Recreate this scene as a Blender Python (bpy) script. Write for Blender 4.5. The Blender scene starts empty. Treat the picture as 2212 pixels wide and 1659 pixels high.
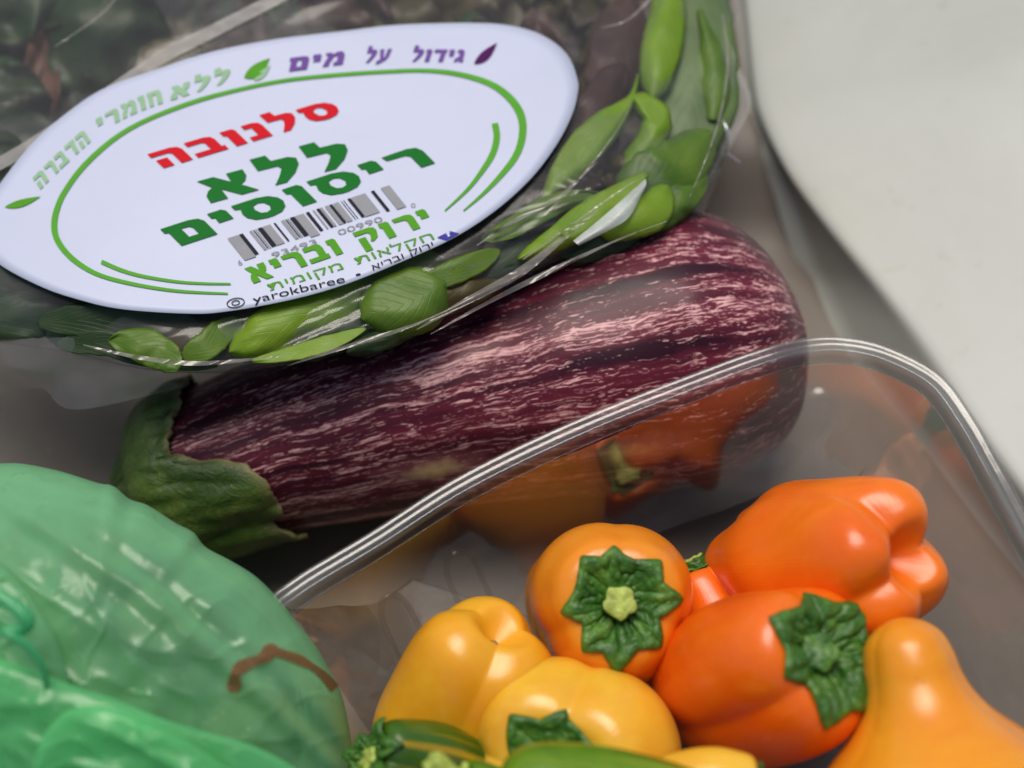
import bpy, math, random
import numpy as np
from mathutils import Vector, Matrix, noise
SC = bpy.context.scene
COL = SC.collection
rad = math.radians
random.seed(7)
# ------------------------------------------------------------------ camera, sky, sun
K = 2.803e-4                     # tangent per picture unit (the photo is taken as 2212 x 1659 units)
CAM = np.array((0.0, -0.28, 0.485))
RV = np.array((1.0, 0, 0)); UV_ = np.array((0, .866, .5)); FV = np.array((0, .5, -.866))
cam_d = bpy.data.cameras.new('camera'); cam = bpy.data.objects.new('camera', cam_d); COL.objects.link(cam)
cam_d.sensor_width = 36; cam_d.lens = 36 / (2212 * K)
cam_d.clip_start = .01; cam_d.clip_end = 100
cam_d.dof.use_dof = True; cam_d.dof.focus_distance = .455; cam_d.dof.aperture_fstop = 5.6
cam.location = CAM; cam.rotation_euler = (rad(30), 0, 0)
SC.camera = cam
SUN = Vector((-.10, .28, 1)).normalized()
el = math.asin(SUN.z); az = math.atan2(SUN.x, SUN.y)
w = bpy.data.worlds.new('World'); SC.world = w; w.use_nodes = True
nt = w.node_tree; bg = nt.nodes['Background']
sky = nt.nodes.new('ShaderNodeTexSky'); sky.sky_type = 'NISHITA'; sky.sun_disc = False
sky.sun_elevation = el; sky.sun_rotation = az; sky.dust_density = 3.0; sky.ozone_density = 1.0
nt.links.new(sky.outputs[0], bg.inputs[0]); bg.inputs[1].default_value = .072
sd = bpy.data.lights.new('sun', 'SUN'); sd.energy = 2.1; sd.angle = rad(36); sd.color = (1, .93, .83)
so = bpy.data.objects.new('sun', sd); COL.objects.link(so)
so.rotation_euler = SUN.to_track_quat('Z', 'Y').to_euler()
SC.view_settings.view_transform = 'Standard'; SC.view_settings.look = 'None'
SC.view_settings.exposure = 0.2; SC.view_settings.gamma = 1
SC.cycles.max_bounces = 12; SC.cycles.transparent_max_bounces = 32; SC.cycles.transmission_bounces = 8
SC.cycles.diffuse_bounces = 4; SC.cycles.glossy_bounces = 4
SC.cycles.use_denoising = True
SC.cycles.caustics_reflective = False; SC.cycles.caustics_refractive = False

# ------------------------------------------------------------------ helpers
def W(u, v, d):
    return CAM + d * (FV + K * (u - 1106) * RV + K * (829.5 - v) * UV_)
def WA(u, v, d):
    u = np.asarray(u, float)[..., None]; v = np.asarray(v, float)[..., None]; d = np.asarray(d, float)[..., None]
    return CAM + d * (FV + K * (u - 1106) * RV + K * (829.5 - v) * UV_)
def PZ(u, v, z):
    k = -.866 + K * (829.5 - v) * .5
    return W(u, v, (z - CAM[2]) / k)
def DZ(u, v, z): return (z - CAM[2]) / (-.866 + K * (829.5 - v) * .5)
def VC(a, b, c): return a * RV + b * UV_ - c * FV        # right, up, toward the camera
def nrm(x): x = np.asarray(x, float); return x / np.linalg.norm(x)
def proj(P):
    q = P - CAM; d = q @ FV
    return 1106 + (q @ RV) / d / K, 829.5 - (q @ UV_) / d / K, d
def catmull(pts, n, closed=False):
    pts = np.asarray(pts, float); m = len(pts); out = []
    seg = m if closed else m - 1
    for t in np.linspace(0, seg, n, endpoint=not closed):
        i = min(int(t), seg - 1); f = t - i
        g = (lambda j: pts[j % m]) if closed else (lambda j: pts[min(max(j, 0), m - 1)])
        a, b, c, d = g(i - 1), g(i), g(i + 1), g(i + 2)
        out.append(.5 * ((2 * b) + (-a + c) * f + (2 * a - 5 * b + 4 * c - d) * f * f + (-a + 3 * b - 3 * c + d) * f ** 3))
    return np.array(out)
def fbm(P, s, o=3, seed=0):
    out = np.zeros(len(P)); off = Vector((seed * 3.1, seed * 1.7, seed * 2.3))
    for i, p in enumerate(P):
        out[i] = noise.fractal(Vector(p) * s + off, 1.0, 2.0, o)
    return out
def ridge(x, y, z=0, p=3):
    return (1 - min(1, abs(noise.noise(Vector((x, y, z)))) * 2.2)) ** p
def mesh_obj(name, verts, faces, mat, parent=None, smooth=True, uv=None, attr=None):
    me = bpy.data.meshes.new(name)
    me.from_pydata([tuple(map(float, p)) for p in verts], [], faces)
    if attr is not None:
        a = me.attributes.new('sv', 'FLOAT_VECTOR', 'POINT'); a.data.foreach_set('vector', np.asarray(attr, 'f').ravel())
    if mat: me.materials.append(mat)
    if smooth: me.polygons.foreach_set('use_smooth', [True] * len(me.polygons))
    o = bpy.data.objects.new(name, me); COL.objects.link(o)
    if parent: o.parent = parent
    return o
def grid_faces(a, b, cu=False, cv=False):
    f = []
    for i in range(a if cu else a - 1):
        for j in range(b if cv else b - 1):
            i2, j2 = (i + 1) % a, (j + 1) % b
            f.append((i * b + j, i2 * b + j, i2 * b + j2, i * b + j2))
    return f
def grid_obj(name, G, mat, parent=None, cu=False, cv=False, attr=None, flip=False):
    a, b = G.shape[:2]; f = grid_faces(a, b, cu, cv)
    if flip: f = [q[::-1] for q in f]
    return mesh_obj(name, G.reshape(-1, 3), f, mat, parent, attr=None if attr is None else attr.reshape(-1, 3))
def solid(o, t, off=-1):
    m = o.modifiers.new('solid', 'SOLIDIFY'); m.thickness = t; m.offset = off
def thing(name, label, cat, group=None, loc=None):
    o = bpy.data.objects.new(name, None); COL.objects.link(o); o.empty_display_size = .01
    o['label'] = label; o['category'] = cat
    if group: o['group'] = group
    return o
def tag(o, label, cat, group=None):
    o['label'] = label; o['category'] = cat
    if group: o['group'] = group
    return o
def tube(path, r, n=8):
    path = np.asarray(path); T = np.gradient(path, axis=0); T /= np.linalg.norm(T, axis=1)[:, None] + 1e-12
    ref = -FV; G = np.zeros((len(path), n, 3))
    rr = np.broadcast_to(r, (len(path),))
    for i in range(len(path)):
        a = nrm(np.cross(T[i], ref)); b = np.cross(a, T[i])
        for j in range(n):
            t = 2 * math.pi * j / n
            G[i, j] = path[i] + rr[i] * (a * math.cos(t) + b * math.sin(t))
    return G

# ------------------------------------------------------------------ materials
class NM:
    def __init__(s, name):
        s.m = bpy.data.materials.new(name); s.m.use_nodes = True; s.t = s.m.node_tree
        s.t.nodes.clear(); s.out = s.n('ShaderNodeOutputMaterial')
    def n(s, typ, **kw):
        x = s.t.nodes.new(typ)
        for k, v in kw.items():
            if k.startswith('i_'): x.inputs[k[2:].replace('_', ' ')].default_value = v
            else: setattr(x, k, v)
        return x
    def l(s, a, b): s.t.links.new(a, b)
    def noise(s, scale, detail=4, rough=.6, vec=None, dist=0):
        x = s.n('ShaderNodeTexNoise'); x.inputs['Scale'].default_value = scale; x.inputs['Detail'].default_value = detail
        x.inputs['Roughness'].default_value = rough; x.inputs['Distortion'].default_value = dist
        if vec is not None: s.l(vec, x.inputs['Vector'])
        return x.outputs['Fac']
    def ramp(s, fac, stops, interp='LINEAR'):
        r = s.n('ShaderNodeValToRGB'); r.color_ramp.interpolation = interp; e = r.color_ramp.elements
        while len(e) > 1: e.remove(e[-1])
        e[0].position = stops[0][0]; e[0].color = col4(stops[0][1])
        for p, c in stops[1:]:
            q = e.new(p); q.color = col4(c)
        s.l(fac, r.inputs[0]); return r.outputs[0]
    def math(s, op, a, b=None, c=None, clamp=False):
        m = s.n('ShaderNodeMath', operation=op, use_clamp=clamp)
        for i, x in enumerate((a, b, c)):
            if x is None: continue
            if isinstance(x, (int, float)): m.inputs[i].default_value = x
            else: s.l(x, m.inputs[i])
        return m.outputs[0]
    def mixc(s, f, a, b):
        m = s.n('ShaderNodeMix', data_type='RGBA')
        for i, x in ((0, f), (6, a), (7, b)):
            if isinstance(x, (int, float)): m.inputs[i].default_value = x
            elif isinstance(x, tuple): m.inputs[i].default_value = col4(x)
            else: s.l(x, m.inputs[i])
        return m.outputs[2]
    def bump(s, h, strength, dist=.001, nrm=None):
        b = s.n('ShaderNodeBump'); b.inputs['Strength'].default_value = strength; b.inputs['Distance'].default_value = dist
        s.l(h, b.inputs['Height'])
        if nrm is not None: s.l(nrm, b.inputs['Normal'])
        return b.outputs[0]
    def coord(s, kind='Object'): return s.n('ShaderNodeTexCoord').outputs[kind]
    def attr(s): return s.n('ShaderNodeAttribute', attribute_name='sv').outputs['Vector']
    def mapping(s, vec, scale):
        m = s.n('ShaderNodeMapping'); m.inputs['Scale'].default_value = scale; s.l(vec, m.inputs['Vector']); return m.outputs[0]
    def surf(s, x): s.l(x, s.out.inputs['Surface']); return s.m
def col4(c):
    if isinstance(c, (int, float)): c = (c, c, c)
    return (*c, 1) if len(c) == 3 else c
def principled(s, **kw):
    p = s.n('ShaderNodeBsdfPrincipled')
    for k, v in kw.items():
        i = p.inputs[k.replace('_', ' ')]
        if isinstance(v, (int, float, tuple)): i.default_value = col4(v) if (isinstance(v, tuple) and i.type == 'RGBA') else v
        else: s.l(v, i)
    return p.outputs[0]

def film_mat(name, tint=(1, 1, 1), gloss=.9, haze=.05, hazecol=(.8, .8, .8), rough=.12, bumpk=.6, bscale=60, base=.03, fk=1.0, streak=None):
    """thin clear plastic: transparent sheet with surface reflections and a faint milky haze"""
    s = NM(name); co = s.coord('Object')
    n1 = s.noise(bscale, 3, .5, co, .5); n2 = s.noise(bscale * 5, 2, .5, co)
    h = s.math('ADD', n1, s.math('MULTIPLY', n2, .15))
    nb = s.bump(h, bumpk, .002)
    tr = s.n('ShaderNodeBsdfTransparent'); tr.inputs[0].default_value = col4(tint)
    gl = s.n('ShaderNodeBsdfGlossy'); gl.inputs['Roughness'].default_value = rough; gl.inputs[0].default_value = (gloss,) * 3 + (1,)
    s.l(nb, gl.inputs['Normal'])
    di = s.n('ShaderNodeBsdfDiffuse'); di.inputs[0].default_value = col4(hazecol)
    lwf = s.n('ShaderNodeLayerWeight'); lwf.inputs[0].default_value = .5; s.l(nb, lwf.inputs['Normal'])
    frv = s.math('MULTIPLY_ADD', s.math('POWER', lwf.outputs['Facing'], 4.0), .9, .05)
    hz = s.n('ShaderNodeMixShader'); s.l(tr.outputs[0], hz.inputs[1]); s.l(di.outputs[0], hz.inputs[2])
    hm = s.math('MULTIPLY', s.noise(streak or 25, 4, .6, co, 1.0), haze * 2, clamp=True); s.l(hm, hz.inputs[0])
    f = s.math('MULTIPLY_ADD', frv, fk, base, clamp=True)
    mx = s.n('ShaderNodeMixShader'); s.l(f, mx.inputs[0]); s.l(hz.outputs[0], mx.inputs[1]); s.l(gl.outputs[0], mx.inputs[2])
    return s.surf(mx.outputs[0])

M_film = film_mat('clear_bag_film', tint=(.94, .94, .93), haze=.03, rough=.15, bumpk=.18, bscale=30, base=.008, fk=.55)
M_flap = film_mat('clear_film_flap', tint=(.93, .93, .93), haze=.07, rough=.22, bumpk=.3, bscale=60, base=.0, fk=.8)
M_tray = film_mat('clear_tray_plastic', tint=(.93, .92, .91), haze=.02, rough=.10, bumpk=.12, bscale=26, base=.25, fk=.8)
M_base = film_mat('textured_tray_base_plastic', tint=(.80, .78, .76), haze=.01, rough=.3, bumpk=.3, bscale=50, base=.0, fk=.22)
M_rim = film_mat('clear_tray_rim_plastic', tint=(.91, .91, .90), haze=.05, rough=.15, bumpk=.12, bscale=45, base=.02, fk=.55)
M_groove = film_mat('embossed_tray_plastic', tint=(.94, .93, .92), haze=.0, rough=.25, bumpk=.1, bscale=40, base=.01, fk=.35)

def green_film(name, dens, col=(.27, .66, .34), tint=(.62, .90, .58)):
    s = NM(name); co = s.coord('Object')
    n1 = s.noise(26, 4, .55, co, 1.5); n2 = s.noise(95, 3, .6, co, 1.0)
    sp = s.ramp(s.noise(150, 2, .5, co), [(.54, (0, 0, 0)), (.62, (1, 1, 1))])
    cl = s.ramp(s.math('ABSOLUTE', s.math('SUBTRACT', s.noise(170, 2, .5, co, 2.5), .5)), [(.0, (1, 1, 1)), (.035, (0, 0, 0))])
    h = s.math('ADD', s.math('ADD', n1, s.math('MULTIPLY', n2, .2)), s.math('MULTIPLY', s.math('MULTIPLY', sp, cl), .32))
    nb = s.bump(h, .4, .0016)
    tr = s.n('ShaderNodeBsdfTransparent'); tr.inputs[0].default_value = col4(tint)
    di = s.n('ShaderNodeBsdfDiffuse'); di.inputs[0].default_value = col4(col); s.l(nb, di.inputs['Normal'])
    tl = s.n('ShaderNodeBsdfTranslucent'); tl.inputs[0].default_value = col4(col); s.l(nb, tl.inputs['Normal'])
    dt = s.n('ShaderNodeMixShader', i_Fac=.4); s.l(di.outputs[0], dt.inputs[1]); s.l(tl.outputs[0], dt.inputs[2])
    body = s.n('ShaderNodeMixShader'); s.l(tr.outputs[0], body.inputs[1]); s.l(dt.outputs[0], body.inputs[2])
    lw = s.n('ShaderNodeLayerWeight'); lw.inputs[0].default_value = .35
    fz = s.math('ADD', s.math('MULTIPLY_ADD', s.noise(16, 4, .6, co, 1.2), .70, dens - .35), s.math('MULTIPLY', lw.outputs['Facing'], .9), clamp=True)
    s.l(fz, body.inputs[0])
    gl = s.n('ShaderNodeBsdfGlossy'); gl.inputs['Roughness'].default_value = .30; gl.inputs[0].default_value = (.9, 1, .92, 1); s.l(nb, gl.inputs['Normal'])
    lwf = s.n('ShaderNodeLayerWeight'); lwf.inputs[0].default_value = .5; s.l(nb, lwf.inputs['Normal'])
    frv = s.math('MULTIPLY_ADD', s.math('POWER', lwf.outputs['Facing'], 4.0), .5, .05)
    mx = s.n('ShaderNodeMixShader'); s.l(s.math('MULTIPLY_ADD', frv, .8, .0, clamp=True), mx.inputs[0]); s.l(body.outputs[0], mx.inputs[1]); s.l(gl.outputs[0], mx.inputs[2])
    return s.surf(mx.outputs[0])
M_green = green_film('green_bag_film', .56)
M_green2 = green_film('green_bag_film_folded', .60, (.17, .68, .26), (.35, .9, .48))

def simple(name, col, rough=.5, var=.15, nscale=60, bumpk=.2, spec=.5, sss=0, dist=.0006):
    s = NM(name); co = s.coord('Object')
    n = s.noise(nscale, 4, .6, co)
    c = s.ramp(n, [(.3, tuple(x * (1 - var) for x in col)), (.7, tuple(min(1, x * (1 + var)) for x in col))])
    nb = s.bump(s.noise(nscale * 3, 3, .6, co), bumpk, dist)
    return s.surf(principled(s, Base_Color=c, Roughness=rough, Normal=nb, Specular_IOR_Level=spec))

# floor: dull dark taupe colour, faint blotches and specks
s = NM('taupe_floor'); co = s.coord('Object')
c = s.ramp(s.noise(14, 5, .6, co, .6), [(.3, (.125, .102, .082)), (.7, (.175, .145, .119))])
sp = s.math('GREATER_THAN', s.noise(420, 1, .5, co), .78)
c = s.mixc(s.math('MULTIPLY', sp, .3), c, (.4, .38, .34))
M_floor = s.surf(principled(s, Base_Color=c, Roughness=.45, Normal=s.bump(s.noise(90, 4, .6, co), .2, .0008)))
s = NM('off_white_moulded_wall'); co = s.coord('Object')
c = s.ramp(s.noise(9, 5, .65, co, .8), [(.25, (.42, .43, .38)), (.5, (.455, .475, .435)), (.8, (.475, .505, .48))])
sp = s.ramp(s.noise(95, 3, .6, co), [(.64, (0, 0, 0)), (.72, (1, 1, 1))])
c = s.mixc(s.math('MULTIPLY', sp, .28), c, (.30, .28, .22))
M_wall = s.surf(principled(s, Base_Color=c, Roughness=.42, Normal=s.bump(s.math('ADD', s.noise(16, 3, .5, co, 1.5), s.math('MULTIPLY', s.noise(120, 3, .6, co), .15)), .15, .003)))

def pepper_mat(name, c1, c2, streak=None, rough=.25):
    s = NM(name); co = s.coord('Object'); sv = s.attr()
    n = s.noise(30, 5, .6, co, .6)
    dkc = tuple(a_ * f_ for a_, f_ in zip(c1, (.96, .78, .6)))
    c = s.ramp(n, [(.28, dkc), (.48, c1), (.72, c2)])
    if streak:
        st = s.noise(1.0, 3, .5, s.mapping(sv, (1.2, 2.2, 2.2)), .4)
        c = s.mixc(s.ramp(st, [(streak[1], (0, 0, 0)), (streak[2], (1, 1, 1))]), c, streak[0])
    fine = s.noise(1.0, 2, .5, s.mapping(sv, (3, 40, 40)))
    c = s.mixc(s.math('MULTIPLY', s.math('GREATER_THAN', s.noise(330, 1, .5, co), .80), .25), c, tuple(x * .35 for x in c1))
    nb = s.bump(s.math('ADD', s.math('ADD', s.noise(45, 3, .5, co), s.math('MULTIPLY', fine, .15)), s.math('MULTIPLY', s.noise(420, 2, .6, co), .06)), .28, .0016)
    return s.surf(principled(s, Base_Color=c, Roughness=rough, Normal=nb, Subsurface_Weight=.35, Subsurface_Radius=(1.0, .35, .06),
                             Subsurface_Scale=.006, Coat_Weight=.12, Coat_Roughness=.2, Specular_IOR_Level=.5))
P_or = pepper_mat('orange_skin', (.86, .17, .006), (.93, .23, .01))
P_ro = pepper_mat('red_orange_skin', (.87, .14, .005), (.92, .21, .008))
P_yo = pepper_mat('yellow_orange_skin', (.86, .27, .012), (.90, .34, .02))
P_am = pepper_mat('amber_skin', (.84, .31, .014), (.88, .38, .02))
P_fy = pepper_mat('golden_yellow_skin', (.84, .40, .018), (.89, .47, .03))
P_ye = pepper_mat('yellow_skin', (.87, .50, .04), (.90, .58, .07))
P_gr = pepper_mat('green_skin', (.05, .17, .006), (.16, .30, .01), ((.30, .38, .01), .45, .7))
P_gy = pepper_mat('green_turning_yellow_skin', (.035, .10, .006), (.06, .15, .006), ((.50, .30, .01), .52, .66))
s = NM('green_calyx'); co = s.coord('Object')
n = s.noise(140, 4, .7, co)
c = s.ramp(n, [(.25, (.018, .072, .010)), (.5, (.045, .150, .016)), (.75, (.15, .30, .035))])
M_cal = s.surf(principled(s, Base_Color=c, Roughness=.36, Normal=s.bump(s.math('ADD', s.noise(260, 4, .7, co, .5), s.noise(90, 2, .5, co)), .8, .0012), Subsurface_Weight=.1, Subsurface_Scale=.003))
M_cut = simple('pale_cut_stem', (.42, .52, .10), .5, .3, 300, .8)
M_scar = simple('dry_brown_scar', (.25, .15, .05), .7, .5, 400, .8)
s = NM('eggplant_calyx_green'); co = s.coord('Object')
n = s.noise(60, 5, .7, co, .7)
c = s.ramp(n, [(.25, (.022, .048, .009)), (.5, (.050, .100, .015)), (.8, (.15, .20, .035))])
sv = s.attr()
ed = s.math('ADD', s.n('ShaderNodeSeparateXYZ').outputs[0], 0)
sx = s.t.nodes[-2] if False else s.n('ShaderNodeSeparateXYZ'); s.l(sv, sx.inputs[0])
edge = s.ramp(s.math('ADD', sx.outputs[0], s.math('MULTIPLY_ADD', s.noise(110, 3, .6, co), .16, -.08)), [(.90, (0, 0, 0)), (1.0, (1, 1, 1))])
c = s.mixc(s.math('MULTIPLY', edge, .5), c, (.34, .27, .13))
M_ecal = s.surf(principled(s, Base_Color=c, Roughness=.5, Normal=s.bump(s.math('ADD', s.noise(75, 5, .7, co, 1.5), s.math('MULTIPLY', s.noise(300, 3, .6, co), .3)), .7, .0018)))
M_paper = simple('white_sticker_paper', (.555, .597, .755), .42, .015, 60, .07)
def ink(name, c): return simple(name, c, .55, .05, 200, .05, spec=.08)
I_red = ink('red_ink', (.62, .01, .02)); I_dg = ink('dark_green_ink', (.010, .16, .022)); I_lg = ink('leaf_green_ink', (.09, .33, .02))
I_ring = ink('ring_green_ink', (.10, .37, .035)); I_pale = ink('pale_green_ink', (.30, .50, .30)); I_pu = ink('purple_ink', (.16, .08, .32))
I_dp = ink('dark_purple_ink', (.08, .01, .10)); I_blk = ink('black_ink', (.02, .02, .03)); I_gry = ink('grey_ink', (.30, .31, .33)); I_blue = ink('blue_ink', (.06, .05, .35))
def leaf_mat(name, a, b, veins=.055):
    s = NM(name); sv = s.attr(); sx = s.n('ShaderNodeSeparateXYZ'); s.l(sv, sx.inputs[0])
    co = s.coord('Object')
    n = s.noise(55, 4, .6, co, .6)
    c = s.ramp(n, [(.3, a), (.7, b)])
    ax = s.math('ABSOLUTE', sx.outputs[1])
    rib = s.ramp(ax, [(.0, (1, 1, 1)), (.07, (0, 0, 0))])
    wv = s.n('ShaderNodeTexWave', bands_direction='X'); wv.inputs['Scale'].default_value = 2.6; wv.inputs['Distortion'].default_value = 1.5
    cm = s.n('ShaderNodeCombineXYZ'); s.l(s.math('SUBTRACT', sx.outputs[0], s.math('MULTIPLY', ax, .45)), cm.inputs[0]); s.l(cm.outputs[0], wv.inputs[0])
    vn = s.ramp(wv.outputs['Fac'], [(.9, (0, 0, 0)), (1, (1, 1, 1))])
    lite = tuple(min(1, x * 1.5 + .05) for x in b)
    c = s.mixc(s.math('MULTIPLY', s.math('ADD', rib, s.math('MULTIPLY', vn, .35), clamp=True), veins), c, lite)
    nb = s.bump(s.math('ADD', s.noise(80, 4, .6, co), s.math('MULTIPLY', vn, -.15)), .35, .0015)
    p = principled(s, Base_Color=c, Roughness=.42, Normal=nb)
    tl = s.n('ShaderNodeBsdfTranslucent'); s.l(c, tl.inputs[0])
    mx = s.n('ShaderNodeMixShader', i_Fac=.35); s.l(p, mx.inputs[1]); s.l(tl.outputs[0], mx.inputs[2])
    return s.surf(mx.outputs[0])
L_bright = leaf_mat('bright_green_leaf', (.17, .34, .015), (.28, .44, .03))
L_mid = leaf_mat('green_leaf', (.09, .20, .02), (.17, .29, .03))
L_grey = leaf_mat('pale_sage_leaf', (.15, .25, .07), (.22, .33, .11), .05)
L_dark = leaf_mat('dark_green_leaf', (.022, .055, .020), (.05, .095, .03), .07)
L_red = leaf_mat('dark_red_leaf', (.050, .022, .018), (.100, .042, .030), .07)
L_brn = leaf_mat('brown_green_leaf', (.07, .06, .018), (.12, .095, .03), .07)
L_rust = leaf_mat('rusty_leaf', (.14, .055, .03), (.20, .09, .05), .07)

# ------------------------------------------------------------------ setting: floor and moulded wall
vv = np.array([(-3, -3, 0), (3, -3, 0), (3, 3, 0), (-3, 3, 0)], float)
def floor_rise(x, y):      # bottom raised in the far right corner; step added to lighten the dark gap
    a = min(1, max(0, (x - .045) / .035)); b = min(1, max(0, (y - .055) / .04))
    return .018 * (a * a * (3 - 2 * a)) * (b * b * (3 - 2 * b))
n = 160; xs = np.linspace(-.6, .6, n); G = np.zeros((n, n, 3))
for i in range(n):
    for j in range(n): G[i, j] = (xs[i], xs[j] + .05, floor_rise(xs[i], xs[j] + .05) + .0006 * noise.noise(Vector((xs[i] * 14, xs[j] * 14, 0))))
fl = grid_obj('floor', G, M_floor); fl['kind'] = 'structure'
vs = [-700, -300, -60, 60, 180, 260, 380, 500, 640, 760, 950, 1200, 1500, 1900]
crease = [1560, 1570, 1592, 1606, 1622, 1640, 1698, 1735, 1780, 1840, 1990, 2180, 2440, 2700]
upper = [1590, 1594, 1606, 1616, 1628, 1646, 1706, 1794, 1908, 1998, 2126, 2320, 2600, 2900]
crease = [min(c_, u_ - 8) for c_, u_ in zip(crease, upper)]
rows = []
ZC = .026
for v_, c_, u_ in catmull(list(zip(vs, crease, upper)), 110):
    zf = .018 * min(1, max(0, (600 - v_) / 260)); zf = max(zf, 0)
    lo = PZ(c_, v_, zf); hi = PZ(u_, v_, ZC); row = [PZ(c_ - 40, v_, zf - .004), PZ(c_ - 8, v_, zf - .0002), lo + (hi - lo) * .05]
    for t in (.25, .5, .75, .9, .97): row.append(lo + (hi - lo) * t)
    row.append(hi + np.array((.0006, 0, .0004)))
    for q in (.002, .005, .01, .02, .035, .05, .07, .09, .12, .16, .20, .25, .32): row.append(hi + np.array((q, 0, q * .26 + q * q * .45 + .0006)))
    rows.append(row)
G = np.array(rows).transpose(1, 0, 2).copy()
for i in range(G.shape[0]):
    for j in range(G.shape[1]):
        if i > 9: G[i, j] += np.array((-.25, 0, .9)) * .0011 * min(1, (i - 9) / 3) * noise.noise(Vector(G[i, j]) * 22)
wl = grid_obj('wall', G, M_wall); wl['kind'] = 'structure'

# ------------------------------------------------------------------ produce bodies
class Body:
    """organ shape: profile (x along axis, r) swept round an axis, with lobes"""
    def __init__(s, org, axis, up, prof, nl=0, depth=.1, phase=0, lobes=None, bend=(0, 0), tipk=.0, rough=.0, seed=0, squash=1.0, wm=.45, n=90):
        s.wm = wm
        s.org = np.asarray(org, float); s.a = nrm(axis); u = np.asarray(up, float); u = u - s.a * (u @ s.a); s.e1 = nrm(u); s.e2 = np.cross(s.a, s.e1)
        s.prof = catmull(prof, n); s.n = n; s.nl = nl; s.depth = depth; s.phase = phase; s.lobes = lobes; s.bend = bend; s.tipk = tipk
        s.rough = rough; s.seed = seed; s.squash = squash; s.L = max(p[0] for p in prof); s.R = max(p[1] for p in prof)
    def pt(s, q, th):
        q = max(0, min(s.n - 1.001, q * (s.n - 1))); i = int(q); f = q - i
        x, r = s.prof[i] * (1 - f) + s.prof[i + 1] * f; r = max(r, 0)
        if s.nl:
            c = abs(math.cos(s.nl * (th - s.phase) / 2)) if not s.lobes else 0
            if s.lobes:
                c = max(max(0, math.cos(th - a)) ** p * g for a, p, g in s.lobes)
                m = 1 - s.depth * (1 - c)
            else: m = 1 - s.depth * (1 - c ** .7)
            t = x / s.L
            w = s.wm + (1 - s.wm) * abs(2 * t - 1) ** 1.8
            m = 1 - (1 - m) * w * 1.3
            r *= m
            e = r / s.R
            if t > .55: x += s.tipk * s.L * (c - .6) * min(1, e * 1.6) * (t - .55) * 2
            elif t < .35: x -= s.tipk * .8 * s.L * (c - .6) * min(1, e * 1.6) * (.35 - t) * 2
        tt = x / s.L
        cx = s.bend[0] * 4 * tt * (1 - tt); cy = s.bend[1] * 4 * tt * (1 - tt)
        p = s.org + s.a * x + s.e1 * (r * math.cos(th) + cx) + s.e2 * (r * math.sin(th) * s.squash + cy)
        if s.rough:
            p = p + nrm(s.e1 * math.cos(th) + s.e2 * math.sin(th)) * s.rough * min(1, r / s.R * 2) * noise.noise(Vector(p) * 38 + Vector((s.seed, 0, 0)))
        return p
    def mesh(s, name, mat, parent, m=96, flip=False):
        G = np.zeros((s.n, m, 3)); A = np.zeros((s.n, m, 3))
        for i in range(s.n):
            for j in range(m):
                th = 2 * math.pi * j / m; G[i, j] = s.pt(i / (s.n - 1), th); A[i, j] = (i / (s.n - 1), math.cos(th), math.sin(th))
        o = grid_obj(name, G, mat, parent, cv=True, attr=A)
        o.modifiers.new('weld', 'WELD').merge_threshold = 1e-5
        sb = o.modifiers.new('smooth', 'SUBSURF'); sb.levels = 1; sb.render_levels = 1
        s.G = G; return o
    def normal(s, q, th):
        e = .01
        a = s.pt(min(1, q + e), th) - s.pt(max(0, q - e), th); b = s.pt(q, th + e * 2) - s.pt(q, th - e * 2)
        return -nrm(np.cross(a, b))

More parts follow.
